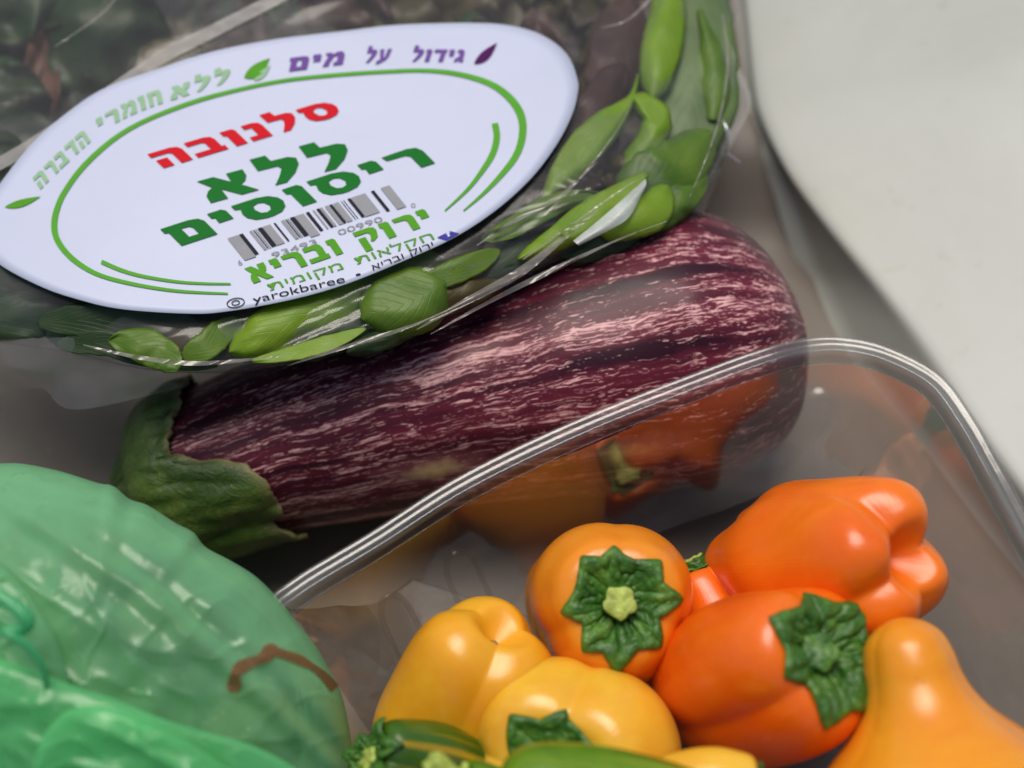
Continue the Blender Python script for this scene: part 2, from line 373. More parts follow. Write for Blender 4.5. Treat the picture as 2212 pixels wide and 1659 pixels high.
def calyx(body, parent, q0, q1, npt=8, seed=1, off=.0004, wr=.0006, mat=None, spike=.38, name='calyx', stem=.009, stem_r=.0035, tilt=(0, 0), nr=34, nth=180, mat_cut=None):
    rnd = random.Random(seed)
    ph = [rnd.uniform(-.2, .2) for _ in range(npt)]; am = [rnd.uniform(.6, 1.25) for _ in range(npt)]
    pk = [(2 * math.pi * (k + ph[k]) / npt, am[k]) for k in range(npt)]
    def edge(th):
        b = 0
        for a, g in pk:
            d = abs((th - a + math.pi) % (2 * math.pi) - math.pi)
            b = max(b, g * max(0, 1 - d / (math.pi / npt * 1.15)) ** 1.6)
        return 1 - spike + spike * b
    G = np.zeros((nr, nth, 3)); A = np.zeros((nr, nth, 3))
    for j in range(nth):
        th = 2 * math.pi * j / nth; e = q0 + (q1 - q0) * edge(th)
        for i in range(nr):
            t = i / (nr - 1); q = q0 * .0 + t * e
            P = body.pt(q, th); N = body.normal(q, th) if t > .04 else -body.a
            w1 = noise.noise(Vector((math.cos(th) * 4, math.sin(th) * 4, t * 2.5 + seed))) + .9 - 1.5 * ridge(math.cos(th) * 3.2, math.sin(th) * 3.2, seed + t * 1.6, 2) + .5 * ridge(math.cos(th) * 2.4, math.sin(th) * 2.4, seed + 9 + t * 5, 2) + .35 * noise.noise(Vector((math.cos(th) * 12 * t, math.sin(th) * 12 * t, seed + 5)))
            rg = .25 * math.cos(npt * th + seed) * t
            G[i, j] = P + N * (off + wr * (w1 + rg) * (.35 + .65 * math.sin(math.pi * min(1, t * 1.05))) + .0007 * max(0, t - .75) * 4 * (1 if npt else 0) - .0014 * max(0, t - .93) * 14 * .6)
            A[i, j] = (t, math.cos(th), math.sin(th))
    o = grid_obj(name, G, mat or M_cal, parent, cv=True, attr=A); o.modifiers.new('weld', 'WELD').merge_threshold = 1e-5
    solid(o, .0005, -1)
    if stem:
        c = body.pt(0, 0); d = nrm(-body.a + body.e1 * tilt[0] + body.e2 * tilt[1])
        pts = np.array([c - d * .002 + d * stem * t + body.e1 * tilt[0] * stem * .3 * t * t for t in np.linspace(0, 1, 10)])
        rr = stem_r * np.array([1.9, 1.5, 1.25, 1.1, 1.02, 1.0, 1.0, 1.03, 1.06, 1.0])
        T = tube(pts, rr, 20)
        for i in range(10):
            for j in range(20): T[i, j] += (T[i, j] - pts[i]) * .10 * math.cos(5 * 2 * math.pi * j / 20)
        st = grid_obj('stem', T, mat or M_cal, parent, cv=True)
        # pale cut face
        n = 20; V = [pts[-1] + d * .0006]; F = []
        for k, (sc, lf) in enumerate(((.45, .0002), (.85, .0005), (1.0, 0))):
            for j in range(n): V.append(pts[-1] + (T[-1, j] - pts[-1]) * sc * (1 + .05 * math.sin(j * 2.3)) + d * (lf + .0003 * math.sin(j * 1.7)))
        for j in range(n): F.append((0, 1 + j, 1 + (j + 1) % n))
        for k in range(2):
            for j in range(n): F.append((1 + k * n + j, 1 + (k + 1) * n + j, 1 + (k + 1) * n + (j + 1) % n, 1 + k * n + (j + 1) % n))
        mesh_obj('cut_end', V, F, mat_cut or M_cut, parent)
    return o

def prof_bell(L, r, top=.85, tip=.8, d0=.07, d1=.05, waist=0):
    return [(L * d0, 0), (L * d0 * .8, r * .22), (L * .015, r * .5 * top), (0.0, r * .66 * top), (L * .035, r * .86 * top), (L * .13, r * (.97 * top + .03)), (L * .32, r),
            (L * .55, r * (1 - waist)), (L * .76, r * (.55 * tip + .42)), (L * .90, r * .86 * tip), (L * .975, r * .62 * tip), (L * 1.0, r * .40 * tip), (L * (1 - d1 * .6), r * .15), (L * (1 - d1), 0)]

PG = 'mini peppers heaped in the clear tray'
def pepper(label, mat, stem_px, axis, L, rpx, cal=None, group=PG, up=(0, 1, 0), prof=None, sq=1.0, **kw):
    """stem_px = where the stem end sits; axis = camera-frame direction from stem end to tip"""
    t = thing('pepper', label, 'pepper', group)
    o = W(*stem_px); r = rpx * K * stem_px[2]; Lm = L * K * stem_px[2]
    b = Body(o, VC(*axis), VC(*up), prof(Lm, r) if prof else prof_bell(Lm, r, **kw.pop('pr', {})), squash=sq, **kw)
    b.mesh('flesh', mat, t)
    if cal: calyx(b, t, 0, **cal)
    return t, b
def scar(b, t, r=.0012):
    c = b.pt(1, 0); G = []
    V = [c + b.a * .0016]; F = []
    for k, (sc, h) in enumerate(((.5, .0014), (1, .0004), (1.3, -.0006))):
        for j in range(10):
            th = j * math.pi / 5; V.append(c + (b.e1 * math.cos(th) + b.e2 * math.sin(th)) * r * sc * (1 + .3 * math.sin(3 * j)) + b.a * h)
    for j in range(10): F.append((0, 1 + j, 1 + (j + 1) % 10))
    for k in range(2):
        for j in range(10): F.append((1 + k * 10 + j, 11 + k * 10 + j, 11 + k * 10 + (j + 1) % 10, 1 + k * 10 + (j + 1) % 10))
    mesh_obj('blossom_scar', V, F, M_scar, t)
D = math.radians
# A: yellow-orange, calyx facing the camera
pepper('yellow orange pepper whose star shaped green calyx and pale cut stem face up', P_yo, (1337, 1302, .424), (-.05, -.16, -1), 430, 194,
       cal=dict(q1=.30, npt=8, seed=3, stem=.0080, stem_r=.0042, spike=.27, wr=.0008), nl=3, depth=.20, wm=1.0, lobes=[(D(52), 1.0, 1), (D(-42), 1.0, .99), (D(172), 1.0, 1.04)], up=(0, 1, 0), tipk=.06, rough=.001)
# B: orange, blossom end to the right
t, b = pepper('bright orange pepper on its side with its lobed blossom end towards the tray corner', P_or, (1610, 1222, .470), (.60, .12, .79), 440, 170, pr=dict(tip=1.05, top=.8, d1=.15),
       nl=4, depth=.36, lobes=[(D(80), 1.8, 1.02), (D(-18), 2.0, 1.0), (D(-118), 2.0, 1.0), (D(165), 1.8, 1.03)], wm=.06, tipk=.21, up=(0, 1, 0), rough=.0012)
scar(b, t)
# C: dark orange between A and B
pepper('dull orange pepper wedged low between the yellow orange one and the bright orange one', P_or, (1508, 1228, .464), (.42, -.85, .10), 330, 108, cal=dict(q1=.24, npt=6, seed=9, stem=.008, stem_r=.003), nl=3, depth=.15, tipk=.05)
# D: red-orange with calyx
pepper('red orange pepper with a wrinkled green calyx in front of the others', P_ro, (1782, 1412, .405), (-.52, -.34, -.78), 500, 205,
       cal=dict(q1=.31, npt=7, seed=12, stem=.0075, stem_r=.0048, tilt=(.1, -.5), spike=.25, wr=.0011, mat_cut=M_cal), nl=3, depth=.30, lobes=[(D(60), 1.0, .98), (D(-60), 1.0, .95), (D(172), 1.2, 1.04)], wm=.8, tipk=.08, up=(0, 1, 0), rough=.001, pr=dict(top=.92))
# E: amber bottle shaped
t, b = pepper('long amber pepper narrowing like a bottle towards its smooth top at the right edge', P_am, (2093, 1990, .40), (-.21, 1, -.12), 660, 330,
       prof=lambda L, r: [(L * .05, 0), (0, r * .5), (L * .1, r * .9), (L * .25, r), (L * .42, r * .93), (L * .56, r * .68), (L * .65, r * .49), (L * .72, r * .39), (L * .79, r * .335), (L * .86, r * .315), (L * .93, r * .27), (L * .975, r * .18), (L, r * .06), (L, 0)],
       nl=3, depth=.10, phase=1.0, rough=.001)
# F: amber left with blossom scar
t, b = pepper('amber pepper standing on its stem with a small brown scar in its cleft', P_fy, (905, 1700, .45), (.40, .82, .42), 450, 165, pr=dict(tip=.98, top=.8, d1=.10),
       nl=3, depth=.30, lobes=[(D(75), 1.0, .98), (D(-60), 1.2, .9), (D(190), 1.2, 1)], tipk=.12, up=(0, 0, 1), rough=.001)
scar(b, t, .0016)
# G: yellow with calyx
pepper('broad yellow pepper whose green calyx is half hidden by the long green one', P_ye, (1195, 1680, .405), (.26, -.12, -1), 400, 258,
       cal=dict(q1=.27, npt=6, seed=21, stem=.005, stem_r=.0035, spike=.38), nl=4, depth=.20, phase=.7, tipk=.07, rough=.001, up=(.3, 1, 0))
# H: green turning yellow
pepper('dark green pepper turning yellow with its rough calyx against the green bag', P_gy, (800, 1640, .408), (.75, -.42, -.5), 420, 132,
       cal=dict(q1=.30, npt=7, seed=5, stem=.006, stem_r=.003, wr=.0016), nl=3, depth=.24, phase=.4, tipk=.06, up=(0, 1, 0))
# I: long green front
pepper('long smooth green pepper lying across the front in front of the yellow ones', P_gr, (1075, 1712, .378), (1, -.13, .0), 640, 128, group=PG,
       prof=lambda L, r: [(L * .03, 0), (0, r * .35), (L * .03, r * .72), (L * .12, r * .95), (L * .3, r), (L * .5, r * .95), (L * .7, r * .75), (L * .88, r * .42), (L * .97, r * .18), (L, 0)], nl=3, depth=.08, rough=.001)
# J: pale yellow small
pepper('small pale yellow pepper showing only its crown below the red orange one', P_ye, (1640, 1700, .392), (-1, -.1, -.1), 260, 92, cal=dict(q1=.22, npt=6, seed=8, stem=.008, stem_r=.0028), nl=3, depth=.12)
# K: deep amber one under A
pepper('deep amber pepper lying under the yellow orange one', P_yo, (1320, 1500, .492), (-.3, .9, .1), 330, 130, nl=3, depth=.2, pr=dict(tip=.9))
# green one with pale stem at the bottom edge
pepper('green pepper at the bottom edge showing little more than its pale cut stem', P_gr, (985, 1690, .388), (.7, -.7, -.3), 300, 95,
       cal=dict(q1=.22, npt=6, seed=31, stem=.0125, stem_r=.0027, mat=M_cut), nl=3, depth=.15)

# ------------------------------------------------------------------ eggplant
eg = thing('eggplant', 'long purple and cream streaked eggplant lying behind the clear tray', 'eggplant')
E0 = PZ(292, 1052, .030); E1 = PZ(1724, 708, .043)
ax = E1 - E0; LE = np.linalg.norm(ax); ax /= LE
def er(px, z=.035): return px * K * .52
ep = [(0, 0), (.004 * LE, er(60)), (.02 * LE, er(105)), (.06 * LE, er(146)), (.13 * LE, er(172)), (.24 * LE, er(194)), (.38 * LE, er(218)), (.52 * LE, er(246)), (.66 * LE, er(278)), (.78 * LE, er(298)),
      (.86 * LE, er(288)), (.92 * LE, er(252)), (.96 * LE, er(198)), (.985 * LE, er(125)), (.998 * LE, er(70)), (LE, 0)]
upv = VC(0, 1, 0); 
EB = Body(E0, ax, upv, ep, bend=(.0045, 0), rough=.0016, n=110)
if EB.e2 @ FV > 0: EB.e2 = -EB.e2
s = NM('streaked_eggplant_skin'); co = s.coord('Object'); sv = s.attr()
wob = s.n('ShaderNodeTexNoise'); wob.inputs['Scale'].default_value = 60; wob.inputs['Detail'].default_value = 3; s.l(co, wob.inputs['Vector'])
vm = s.n('ShaderNodeVectorMath', operation='MULTIPLY_ADD'); s.l(wob.outputs['Color'], vm.inputs[0]); vm.inputs[1].default_value = (.03, .12, .12); s.l(sv, vm.inputs[2])
A1 = s.noise(1.0, 6, .72, s.mapping(vm.outputs[0], (19, 32, 32)), 1.3)
A2 = s.noise(1.0, 3, .6, s.mapping(vm.outputs[0], (3.2, 6, 6)), .3)
A3 = s.noise(1.0, 3, .7, s.mapping(vm.outputs[0], (50, 75, 75)), .8)
A4 = s.noise(1.0, 2, .5, s.mapping(vm.outputs[0], (1.6, 13, 13)), .3)
f = s.math('ADD', s.math('ADD', s.math('MULTIPLY', A1, .58), s.math('MULTIPLY', A2, .32)), s.math('ADD', s.math('MULTIPLY', A3, .42), s.math('MULTIPLY', A4, .22)))
mask = s.ramp(f, [(.826, (0, 0, 0)), (.846, (1, 1, 1))])
dk = s.ramp(A2, [(.36, (.030, .005, .014)), (.6, (.150, .018, .038))])
lt = s.ramp(s.math('ADD', s.math('MULTIPLY', A3, .6), s.math('MULTIPLY', f, .5)), [(.65, (.32, .05, .10)), (.77, (.82, .48, .47))])
c = s.mixc(mask, dk, lt)
EM = s; EC = c
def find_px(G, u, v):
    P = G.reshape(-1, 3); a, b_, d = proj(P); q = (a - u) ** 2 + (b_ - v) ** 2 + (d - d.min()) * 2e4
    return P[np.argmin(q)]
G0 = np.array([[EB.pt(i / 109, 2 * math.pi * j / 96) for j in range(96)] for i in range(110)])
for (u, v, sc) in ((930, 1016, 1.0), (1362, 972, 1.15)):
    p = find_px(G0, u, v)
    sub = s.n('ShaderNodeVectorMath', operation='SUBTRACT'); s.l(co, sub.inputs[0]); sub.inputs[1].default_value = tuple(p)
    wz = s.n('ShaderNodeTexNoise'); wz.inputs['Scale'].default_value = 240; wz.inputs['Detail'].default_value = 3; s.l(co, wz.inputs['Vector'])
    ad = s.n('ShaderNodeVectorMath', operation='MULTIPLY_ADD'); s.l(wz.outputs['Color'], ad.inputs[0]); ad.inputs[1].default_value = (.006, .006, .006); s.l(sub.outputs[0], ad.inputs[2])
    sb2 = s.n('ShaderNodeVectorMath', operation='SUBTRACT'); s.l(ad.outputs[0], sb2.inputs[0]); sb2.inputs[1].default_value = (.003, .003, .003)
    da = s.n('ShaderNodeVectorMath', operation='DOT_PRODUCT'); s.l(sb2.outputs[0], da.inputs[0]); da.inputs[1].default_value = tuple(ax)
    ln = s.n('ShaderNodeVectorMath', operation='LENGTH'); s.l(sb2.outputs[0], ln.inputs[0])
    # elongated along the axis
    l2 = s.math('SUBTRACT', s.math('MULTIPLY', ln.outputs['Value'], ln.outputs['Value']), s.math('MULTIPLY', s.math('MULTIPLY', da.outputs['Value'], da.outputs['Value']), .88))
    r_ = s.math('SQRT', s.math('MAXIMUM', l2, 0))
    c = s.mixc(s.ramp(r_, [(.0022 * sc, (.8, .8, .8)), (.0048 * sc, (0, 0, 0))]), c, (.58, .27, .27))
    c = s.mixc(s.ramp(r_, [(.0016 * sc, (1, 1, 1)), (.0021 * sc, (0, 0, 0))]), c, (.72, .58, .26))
nb = s.bump(s.math('ADD', s.noise(28, 3, .5, co), s.math('MULTIPLY', A3, .12)), .25, .0016)
M_egg = s.surf(principled(s, Base_Color=c, Roughness=.40, Normal=nb, Specular_IOR_Level=.2, Coat_Weight=.12, Coat_Roughness=.16, Subsurface_Weight=.08, Subsurface_Scale=.003))
EB.mesh('fruit', M_egg, eg)
keys = [(0, 165), (35, 150), (62, 122), (78, 110), (88, 185), (97, 255), (108, 292), (122, 298), (134, 308), (144, 276), (155, 318), (166, 335), (176, 310), (190, 250), (205, 200), (235, 130), (270, 190), (300, 230), (330, 180), (360, 165)]
ka = np.array([k[0] for k in keys]); kv = np.array([k[1] for k in keys])
nr, nth = 60, 240; G = np.zeros((nr, nth, 3)); A = np.zeros((nr, nth, 3))
# arc-length lookup q(x)
px_ = EB.prof[:, 0] / LE
for j in range(nth):
    th = 2 * math.pi * j / nth; dg = math.degrees(th)
    ed_ = np.interp(dg, ka, kv) / 1474.0
    ed_ += .006 * noise.noise(Vector((math.cos(th) * 16, math.sin(th) * 16, 2))) + .004 * noise.noise(Vector((math.cos(th) * 50, math.sin(th) * 50, 7)))
    for i in range(nr):
        t = i / (nr - 1); x = ed_ * t ** 1.1
        q = np.interp(x, px_, np.arange(len(px_))) / (len(px_) - 1)
        P = EB.pt(q, th); N = nrm(P - (E0 + ax * (P - E0).dot(ax)) + 1e-9) if t > .02 else -ax
        th_ = .0032 * (1 - t ** 3) + .0012
        wv = .0016 * noise.noise(Vector(P) * 90) + .0011 * noise.noise(Vector((th * 6, t * 3, 4))) + .0010 * math.sin(th * 9 + 3 * t) * t
        lift = .0028 * max(0, t - .82) * 5 * (noise.noise(Vector((th * 5, 1, 3))) + .25)
        G[i, j] = P + N * (th_ + wv + lift); A[i, j] = (t, math.cos(th), math.sin(th))
oc = grid_obj('calyx', G, M_ecal, eg, cv=True, attr=A); solid(oc, .0014, -1)
stp = catmull([E0 + ax * .012 + VC(0, -.006, 0), E0 + ax * .002 + VC(0, -.012, 0), E0 - ax * .004 + VC(0, -.022, 0), E0 - ax * .010 + VC(0, -.034, 0)], 14)
grid_obj('stem', tube(stp, np.linspace(.012, .0065, 14), 20), M_ecal, eg, cv=True)

# ------------------------------------------------------------------ clear tray
tr = thing('plastic_tray', 'clear plastic tray with a glossy rolled rim holding the peppers', 'tray')
rim = [(612, 1385, .432), (572, 1312, .435), (640, 1248, .437), (800, 1151, .441), (1000, 1025, .446), (1250, 905, .452), (1500, 806, .458), (1650, 752, .461), (1740, 730, .463), (1825, 727, .463), (1920, 748, .461),
       (2030, 806, .457), (2100, 895, .452), (2160, 1000, .447), (2225, 1120, .442), (2300, 1260, .436), (2400, 1500, .425), (2430, 1720, .413), (2300, 1880, .405), (1900, 1960, .40), (1200, 1990, .398), (860, 1950, .40), (690, 1850, .406), (660, 1680, .415), (640, 1500, .425)]
RP = catmull([W(*p) for p in rim], 420, closed=True)
cen = RP.mean(0); _, _, Vt = np.linalg.svd(RP - cen); TN = Vt[2]; TN = TN if TN[2] > 0 else -TN
Tg = np.roll(RP, -1, 0) - np.roll(RP, 1, 0); Tg /= np.linalg.norm(Tg, axis=1)[:, None]
OUT = np.cross(Tg, TN); OUT /= np.linalg.norm(OUT, axis=1)[:, None]
if ((RP - cen) * OUT).sum() < 0: OUT = -OUT
def sweep(prof):
    G = np.zeros((len(RP), len(prof), 3))
    for j, (o, h) in enumerate(prof): G[:, j] = RP + OUT * o * .001 + TN * h * .001
    return G
pr = catmull([(-6.2, -5.0), (-5.7, -2.0), (-5.1, -.6), (-4.2, 0), (-3.3, -.5), (-2.7, -1.5), (-1.6, -1.75), (-.4, -1.5), (.5, -1.55), (1.0, -2.0), (1.2, -2.8), (1.1, -3.6)], 44)
gr = grid_obj('rim', sweep(pr), M_rim, tr, cu=True); solid(gr, .0004)
# wall
NW = 46; G = np.zeros((len(RP), NW, 3))
c0 = cen + TN * 0
ph = np.cumsum(np.linalg.norm(np.roll(RP, -1, 0) - RP, axis=1))
DEPTH = .052
for j in range(NW):
    t = j / (NW - 1)
    inw = .0062 + .025 * t + (.012 * max(0, (t - .86) / .14) ** 2)
    dn = .005 + (DEPTH - .005) * (t if t < .86 else .86 + .14 * math.sin((t - .86) / .14 * math.pi / 2))
    rib = .00035 * np.sin(ph * 2 * math.pi / .034) * math.sin(math.pi * min(1, t * 1.1))
    und = np.array([.0012 * noise.noise(Vector((float(x) * 30, t * 3, 0))) for x in ph])
    G[:, j] = RP - OUT * (inw + rib + und)[:, None] - TN * dn
ks = int(.84 * (NW - 1)); tw = grid_obj('tray_wall', G[:, :ks + 1].copy(), M_tray, tr, cu=True)
loop = G[:, -1]; lc = loop.mean(0)
B = np.zeros((len(RP), 10, 3))
for j in range(10):
    B[:, j] = loop + (lc - loop) * j / 9 - TN * (.0012 if 2 <= j <= 7 else 0)
B = np.concatenate([G[:, ks:-1], B], 1); grid_obj('tray_base', B, M_base, tr, cu=True)
# embossed arches pressed into the long wall
def on_wall(i, t, o=0):
    j = t * (NW - 1); a = int(j); f = j - a; a2 = min(a + 1, NW - 1)
    i = i % len(RP); i0 = int(i); fi = i - i0; i1 = (i0 + 1) % len(RP)
    p0 = G[i0, a] * (1 - f) + G[i0, a2] * f; p1 = G[i1, a] * (1 - f) + G[i1, a2] * f
    return p0 * (1 - fi) + p1 * fi - OUT[i0] * o
for i0 in (48, 61):
    pts = [on_wall(i0 + 2.6 * math.cos(a), .42 - .17 * math.sin(a) if a <= math.pi and a >= 0 else 0, .0004) for a in np.linspace(0, math.pi, 15)]
    pts = [on_wall(i0 + 2.8, .80, .0004), on_wall(i0 + 2.7, .6, .0004)] + pts + [on_wall(i0 - 2.7, .6, .0004), on_wall(i0 - 2.8, .80, .0004)]
    pts += [on_wall(i0 - 5, .84, .0004), on_wall(i0 - 9, .86, .0004), on_wall(i0 - 13.5, .82, .0004)]
    grid_obj('embossed_arch', tube(catmull(pts, 60), .0008, 8), M_groove, tr, cv=True)

# ------------------------------------------------------------------ clear bag of lettuce
def fD(u, v):
    u = np.asarray(u, float); v = np.asarray(v, float)
    return .4545 + .00040 * np.sin(u * .0085 + v * .006) + .00022 * np.sin(v * .015 - u * .005 + 1) + (700 - v) * .000085 + ((u - 750) / 1000) ** 2 * .010 + ((v - 380) / 500) ** 2 * .004
out_px = [(1606, -120), (1600, 0), (1578, 130), (1566, 240), (1545, 330), (1512, 400), (1470, 462), (1400, 500), (1250, 552), (1080, 628), (920, 700), (760, 752), (600, 792), (450, 806), (300, 796), (150, 762), (0, 742), (-200, 730),
          (-420, 640), (-520, 400), (-480, 100), (-350, -200), (0, -380), (500, -430), (1000, -420), (1400, -330)]
BO = catmull(out_px, 300, closed=True); BC = np.array((600., 250.))
lbag = thing('lettuce_bag', 'clear plastic bag of salad leaves bearing an oval white sticker', 'plastic bag')
def wrink(u, v):
    u = float(u); v = float(v); p = Vector((u * .004, v * .004, 0))
    a = noise.noise(p * 1.0) * .0020
    k = (u * .40 + v) ; l_ = (u - v * .40)
    edge_ = max(0, min(1, (k - 760) / 260))
    a -= (.0022 * ridge(l_ * .0016, k * .014, 3) + .0012 * ridge(l_ * .003, k * .034, 9)) * (.25 + edge_)
    return a
NR = 60; G = np.zeros((NR * 2 - 1, 300, 3))
def inlabel(u, v):
    x = (u - 615) / 660; y = (v - 365 + (u - 615) * .22) / 300
    return x * x + y * y
for j in range(300):
    for i in range(NR):
        rho = i / (NR - 1); rr = 1 - (1 - rho) ** 1.3
        u, v = BC + (BO[j] - BC) * rr
        dr = .020 * (1 - math.sqrt(max(0, 1 - rr ** 5)))
        il = inlabel(u, v); m = min(1, max(0, (il - .95) * 2.5))
        G[i, j] = W(u, v, fD(u, v) + dr + wrink(u, v) * m * (1 - .5 * rr ** 8) + (1 - m) * .0004)
    for i in range(1, NR):
        rho = 1 - i / (NR - 1); rr = 1 - (1 - rho) ** 1.3
        u, v = BC + (BO[j] - BC) * rr
        dr = .020 + .020 * math.sqrt(max(0, 1 - rr ** 5)); d = fD(u, v) + dr
        if v > 250: d = fD(u, v) + .020 + (.020 * math.sqrt(max(0, 1 - rr ** 5))) * .35
        G[NR - 1 + i, j] = W(u, v, d)
grid_obj('film', G, M_film, lbag, cv=True)
# loose film corners
def patch(ctrl, nu=30, nv=30, amp=.0, sc=120):
    C = np.array([[W(*p) for p in r] for r in ctrl]); A = np.array([catmull(r, nv) for r in C]); Gp = np.zeros((nu, nv, 3))
    for j in range(nv): Gp[:, j] = catmull(A[:, j], nu)
    if amp:
        for i in range(nu):
            for j in range(nv): Gp[i, j] += -FV * amp * noise.noise(Vector(Gp[i, j]) * sc)
    return Gp
e = fD(1550, 250) + .02
grid_obj('film_corner', patch([[(1560, 60, e), (1580, 100, e), (1598, 150, e + .01), (1610, 175, e + .02)], [(1550, 200, e), (1580, 210, e - .002), (1605, 222, e + .005), (1621, 232, e + .015)],
                               [(1530, 330, e), (1545, 322, e - .003), (1565, 315, e), (1585, 306, e + .01)], [(1480, 440, e), (1500, 440, e - .003), (1515, 440, e), (1528, 440, e + .01)], [(1465, 480, e), (1475, 490, e - .003), (1485, 500, e), (1490, 520, e + .01)]], 40, 20, .001), M_flap, lbag)
e2 = fD(150, 760) + .012
grid_obj('film_corner', patch([[(-60, 745, e2), (0, 735, e2), (100, 730, e2 - .002), (180, 735, e2 - .001), (330, 790, e2)], [(-60, 800, e2 + .01), (0, 800, e2 + .006), (100, 790, e2), (200, 800, e2), (350, 815, e2)],
                               [(-60, 850, e2 + .02), (0, 850, e2 + .018), (90, 840, e2 + .006), (165, 885, e2 + .001), (400, 835, e2 + .003)]], 30, 40, .0015), M_flap, lbag)
# seam band
def strip(pts, dfn, wpx, off=0.0):
    P = catmull([(a, b_, ww) for (a, b_, ww) in pts], 90); Gp = np.zeros((len(P), 5, 3))
    T = np.gradient(P[:, :2], axis=0); T /= np.linalg.norm(T, axis=1)[:, None]
    for i, (u, v, ww) in enumerate(P):
        n_ = np.array((-T[i, 1], T[i, 0]))
        for k in range(5):
            o = (k / 4 - .5) * ww * wpx; a, b_ = u + n_[0] * o, v + n_[1] * o
            Gp[i, k] = W(a, b_, dfn(a, b_) - off)
    return Gp
M_seam = film_mat('sealed_film_seam', tint=(.8, .8, .78), haze=.32, hazecol=(.55, .52, .48), rough=.3, bumpk=.3, bscale=80, base=.04)
grid_obj('seam', strip([(-60, 385, 1), (60, 318, 1), (200, 225, 1), (340, 130, 1), (470, 62, 1), (600, -5, 1), (700, -60, 1)], fD, 27, .0012), M_seam, lbag)
curl = catmull([W(1548, 290, e - .004), W(1556, 262, e - .006), W(1568, 275, e - .008), W(1574, 305, e - .008), W(1570, 330, e - .006), W(1585, 342, e - .005), W(1598, 352, e - .004)], 40)
M_curl = film_mat('painted_film_sparkle', tint=(.8, .8, .8), haze=.3, rough=.15, base=.25, fk=1.0)  # white sparkle of the film, put in as an added hazy strand
grid_obj('sparkle_curl', tube(curl, np.interp(np.linspace(0, 1, 40), [0, .3, .6, 1], [.0004, .0009, .0006, .0003]), 8), M_curl, lbag, cv=True)
M_crease = film_mat('creased_film', tint=(.78, .74, .70), haze=.22, hazecol=(.62, .56, .50), rough=.2, base=.03, fk=.8, streak=90)
M_glint = film_mat('painted_film_glint', tint=(.8, .8, .8), haze=.55, hazecol=(.80, .86, .80), rough=.25, base=.05, fk=.8)  # white sky glint on the bag, painted as haze on a thin patch
for pts in ([(900, 712, 2), (1000, 655, 14), (1120, 590, 20), (1210, 520, 12), (1290, 455, 3)], [(930, 722, 2), (1060, 650, 9), (1180, 590, 12), (1330, 520, 4), (1440, 478, 2)], [(1030, 530, 2), (1110, 478, 9), (1200, 430, 5), (1290, 350, 2)],
            [(1170, 470, 2), (1240, 400, 4), (1320, 300, 3), (1370, 215, 1)], [(1130, 560, 3), (1230, 490, 5), (1320, 425, 4), (1400, 372, 2)], [(620, 790, 2), (760, 745, 9), (900, 700, 7), (1020, 645, 3)], [(180, 745, 2), (300, 772, 9), (430, 785, 10), (600, 770, 3)],
            [(1560, 30, 2), (1572, 120, 6), (1560, 230, 5), (1530, 330, 4), (1490, 425, 2)], [(1300, 60, 2), (1360, 40, 5), (1430, -30, 4)], [(120, 100, 2), (230, 20, 5), (280, -60, 3)]):
    grid_obj('film_crease', strip(pts, lambda u_, v_: float(fD(u_, v_)) + (.004 if v_ > 500 or u_ > 1500 else 0) + wrink(u_, v_), 1.0, .0022), M_crease, lbag)
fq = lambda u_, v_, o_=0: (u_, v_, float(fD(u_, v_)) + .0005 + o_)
grid_obj('film_glint', patch([[fq(1238, 520), fq(1300, 470), fq(1362, 415), fq(1394, 386)], [fq(1245, 526, -.001), fq(1310, 484, -.002), fq(1360, 440, -.002), fq(1396, 398, -.001)], [fq(1250, 530), fq(1318, 496), fq(1358, 470), fq(1384, 425)]], 12, 20, .0004, 300), M_glint, lbag)
# sticker
lab_px = [(0, 399), (69, 312), (139, 250), (222, 194), (333, 153), (451, 115), (590, 87), (746, 68), (860, 55), (1016, 51), (1103, 57), (1172, 78), (1224, 118), (1247, 172), (1247, 205), (1235, 250), (1203, 312), (1148, 385), (1071, 455), (981, 514), (877, 562),
          (746, 615), (625, 649), (486, 674), (399, 678), (260, 668), (167, 647), (87, 619), (0, 572), (-32, 530), (-30, 450)]
LB = catmull(lab_px, 260, closed=True); LC = np.array((600., 370.))
LOFF = .0012
V = []; nrg = 24
for i in range(nrg):
    rr = i / (nrg - 1)
    for j in range(260):
        u, v = LC + (LB[j] - LC) * rr
        wv = .00035 * noise.noise(Vector((u * .006, v * .006, 9)))
        V.append(W(u, v, fD(u, v) - LOFF + wv * 0))
G = np.array(V).reshape(nrg, 260, 3)
lab = grid_obj('sticker', G, M_paper, lbag, cv=True); lab.modifiers.new('weld', 'WELD').merge_threshold = 1e-6; solid(lab, .0003, -1)
lab['label'] = 'oval white sticker printed in green, red and purple'
POFF = LOFF + .0008
def on_label(u, v): return W(u, v, fD(u, v) - POFF)
def glyphs(txt, bold=0.0):
    cu = bpy.data.curves.new('t', 'FONT'); cu.body = txt; cu.size = 1; cu.offset = bold; cu.resolution_u = 4
    o = bpy.data.objects.new('t', cu); COL.objects.link(o); dg = bpy.context.evaluated_depsgraph_get()
    me = bpy.data.meshes.new_from_object(o.evaluated_get(dg)); bpy.data.objects.remove(o)
    vs_ = np.array([tuple(x.co)[:2] for x in me.vertices]); fs = [tuple(p.vertices) for p in me.polygons]
    bpy.data.meshes.remove(me); return vs_, fs
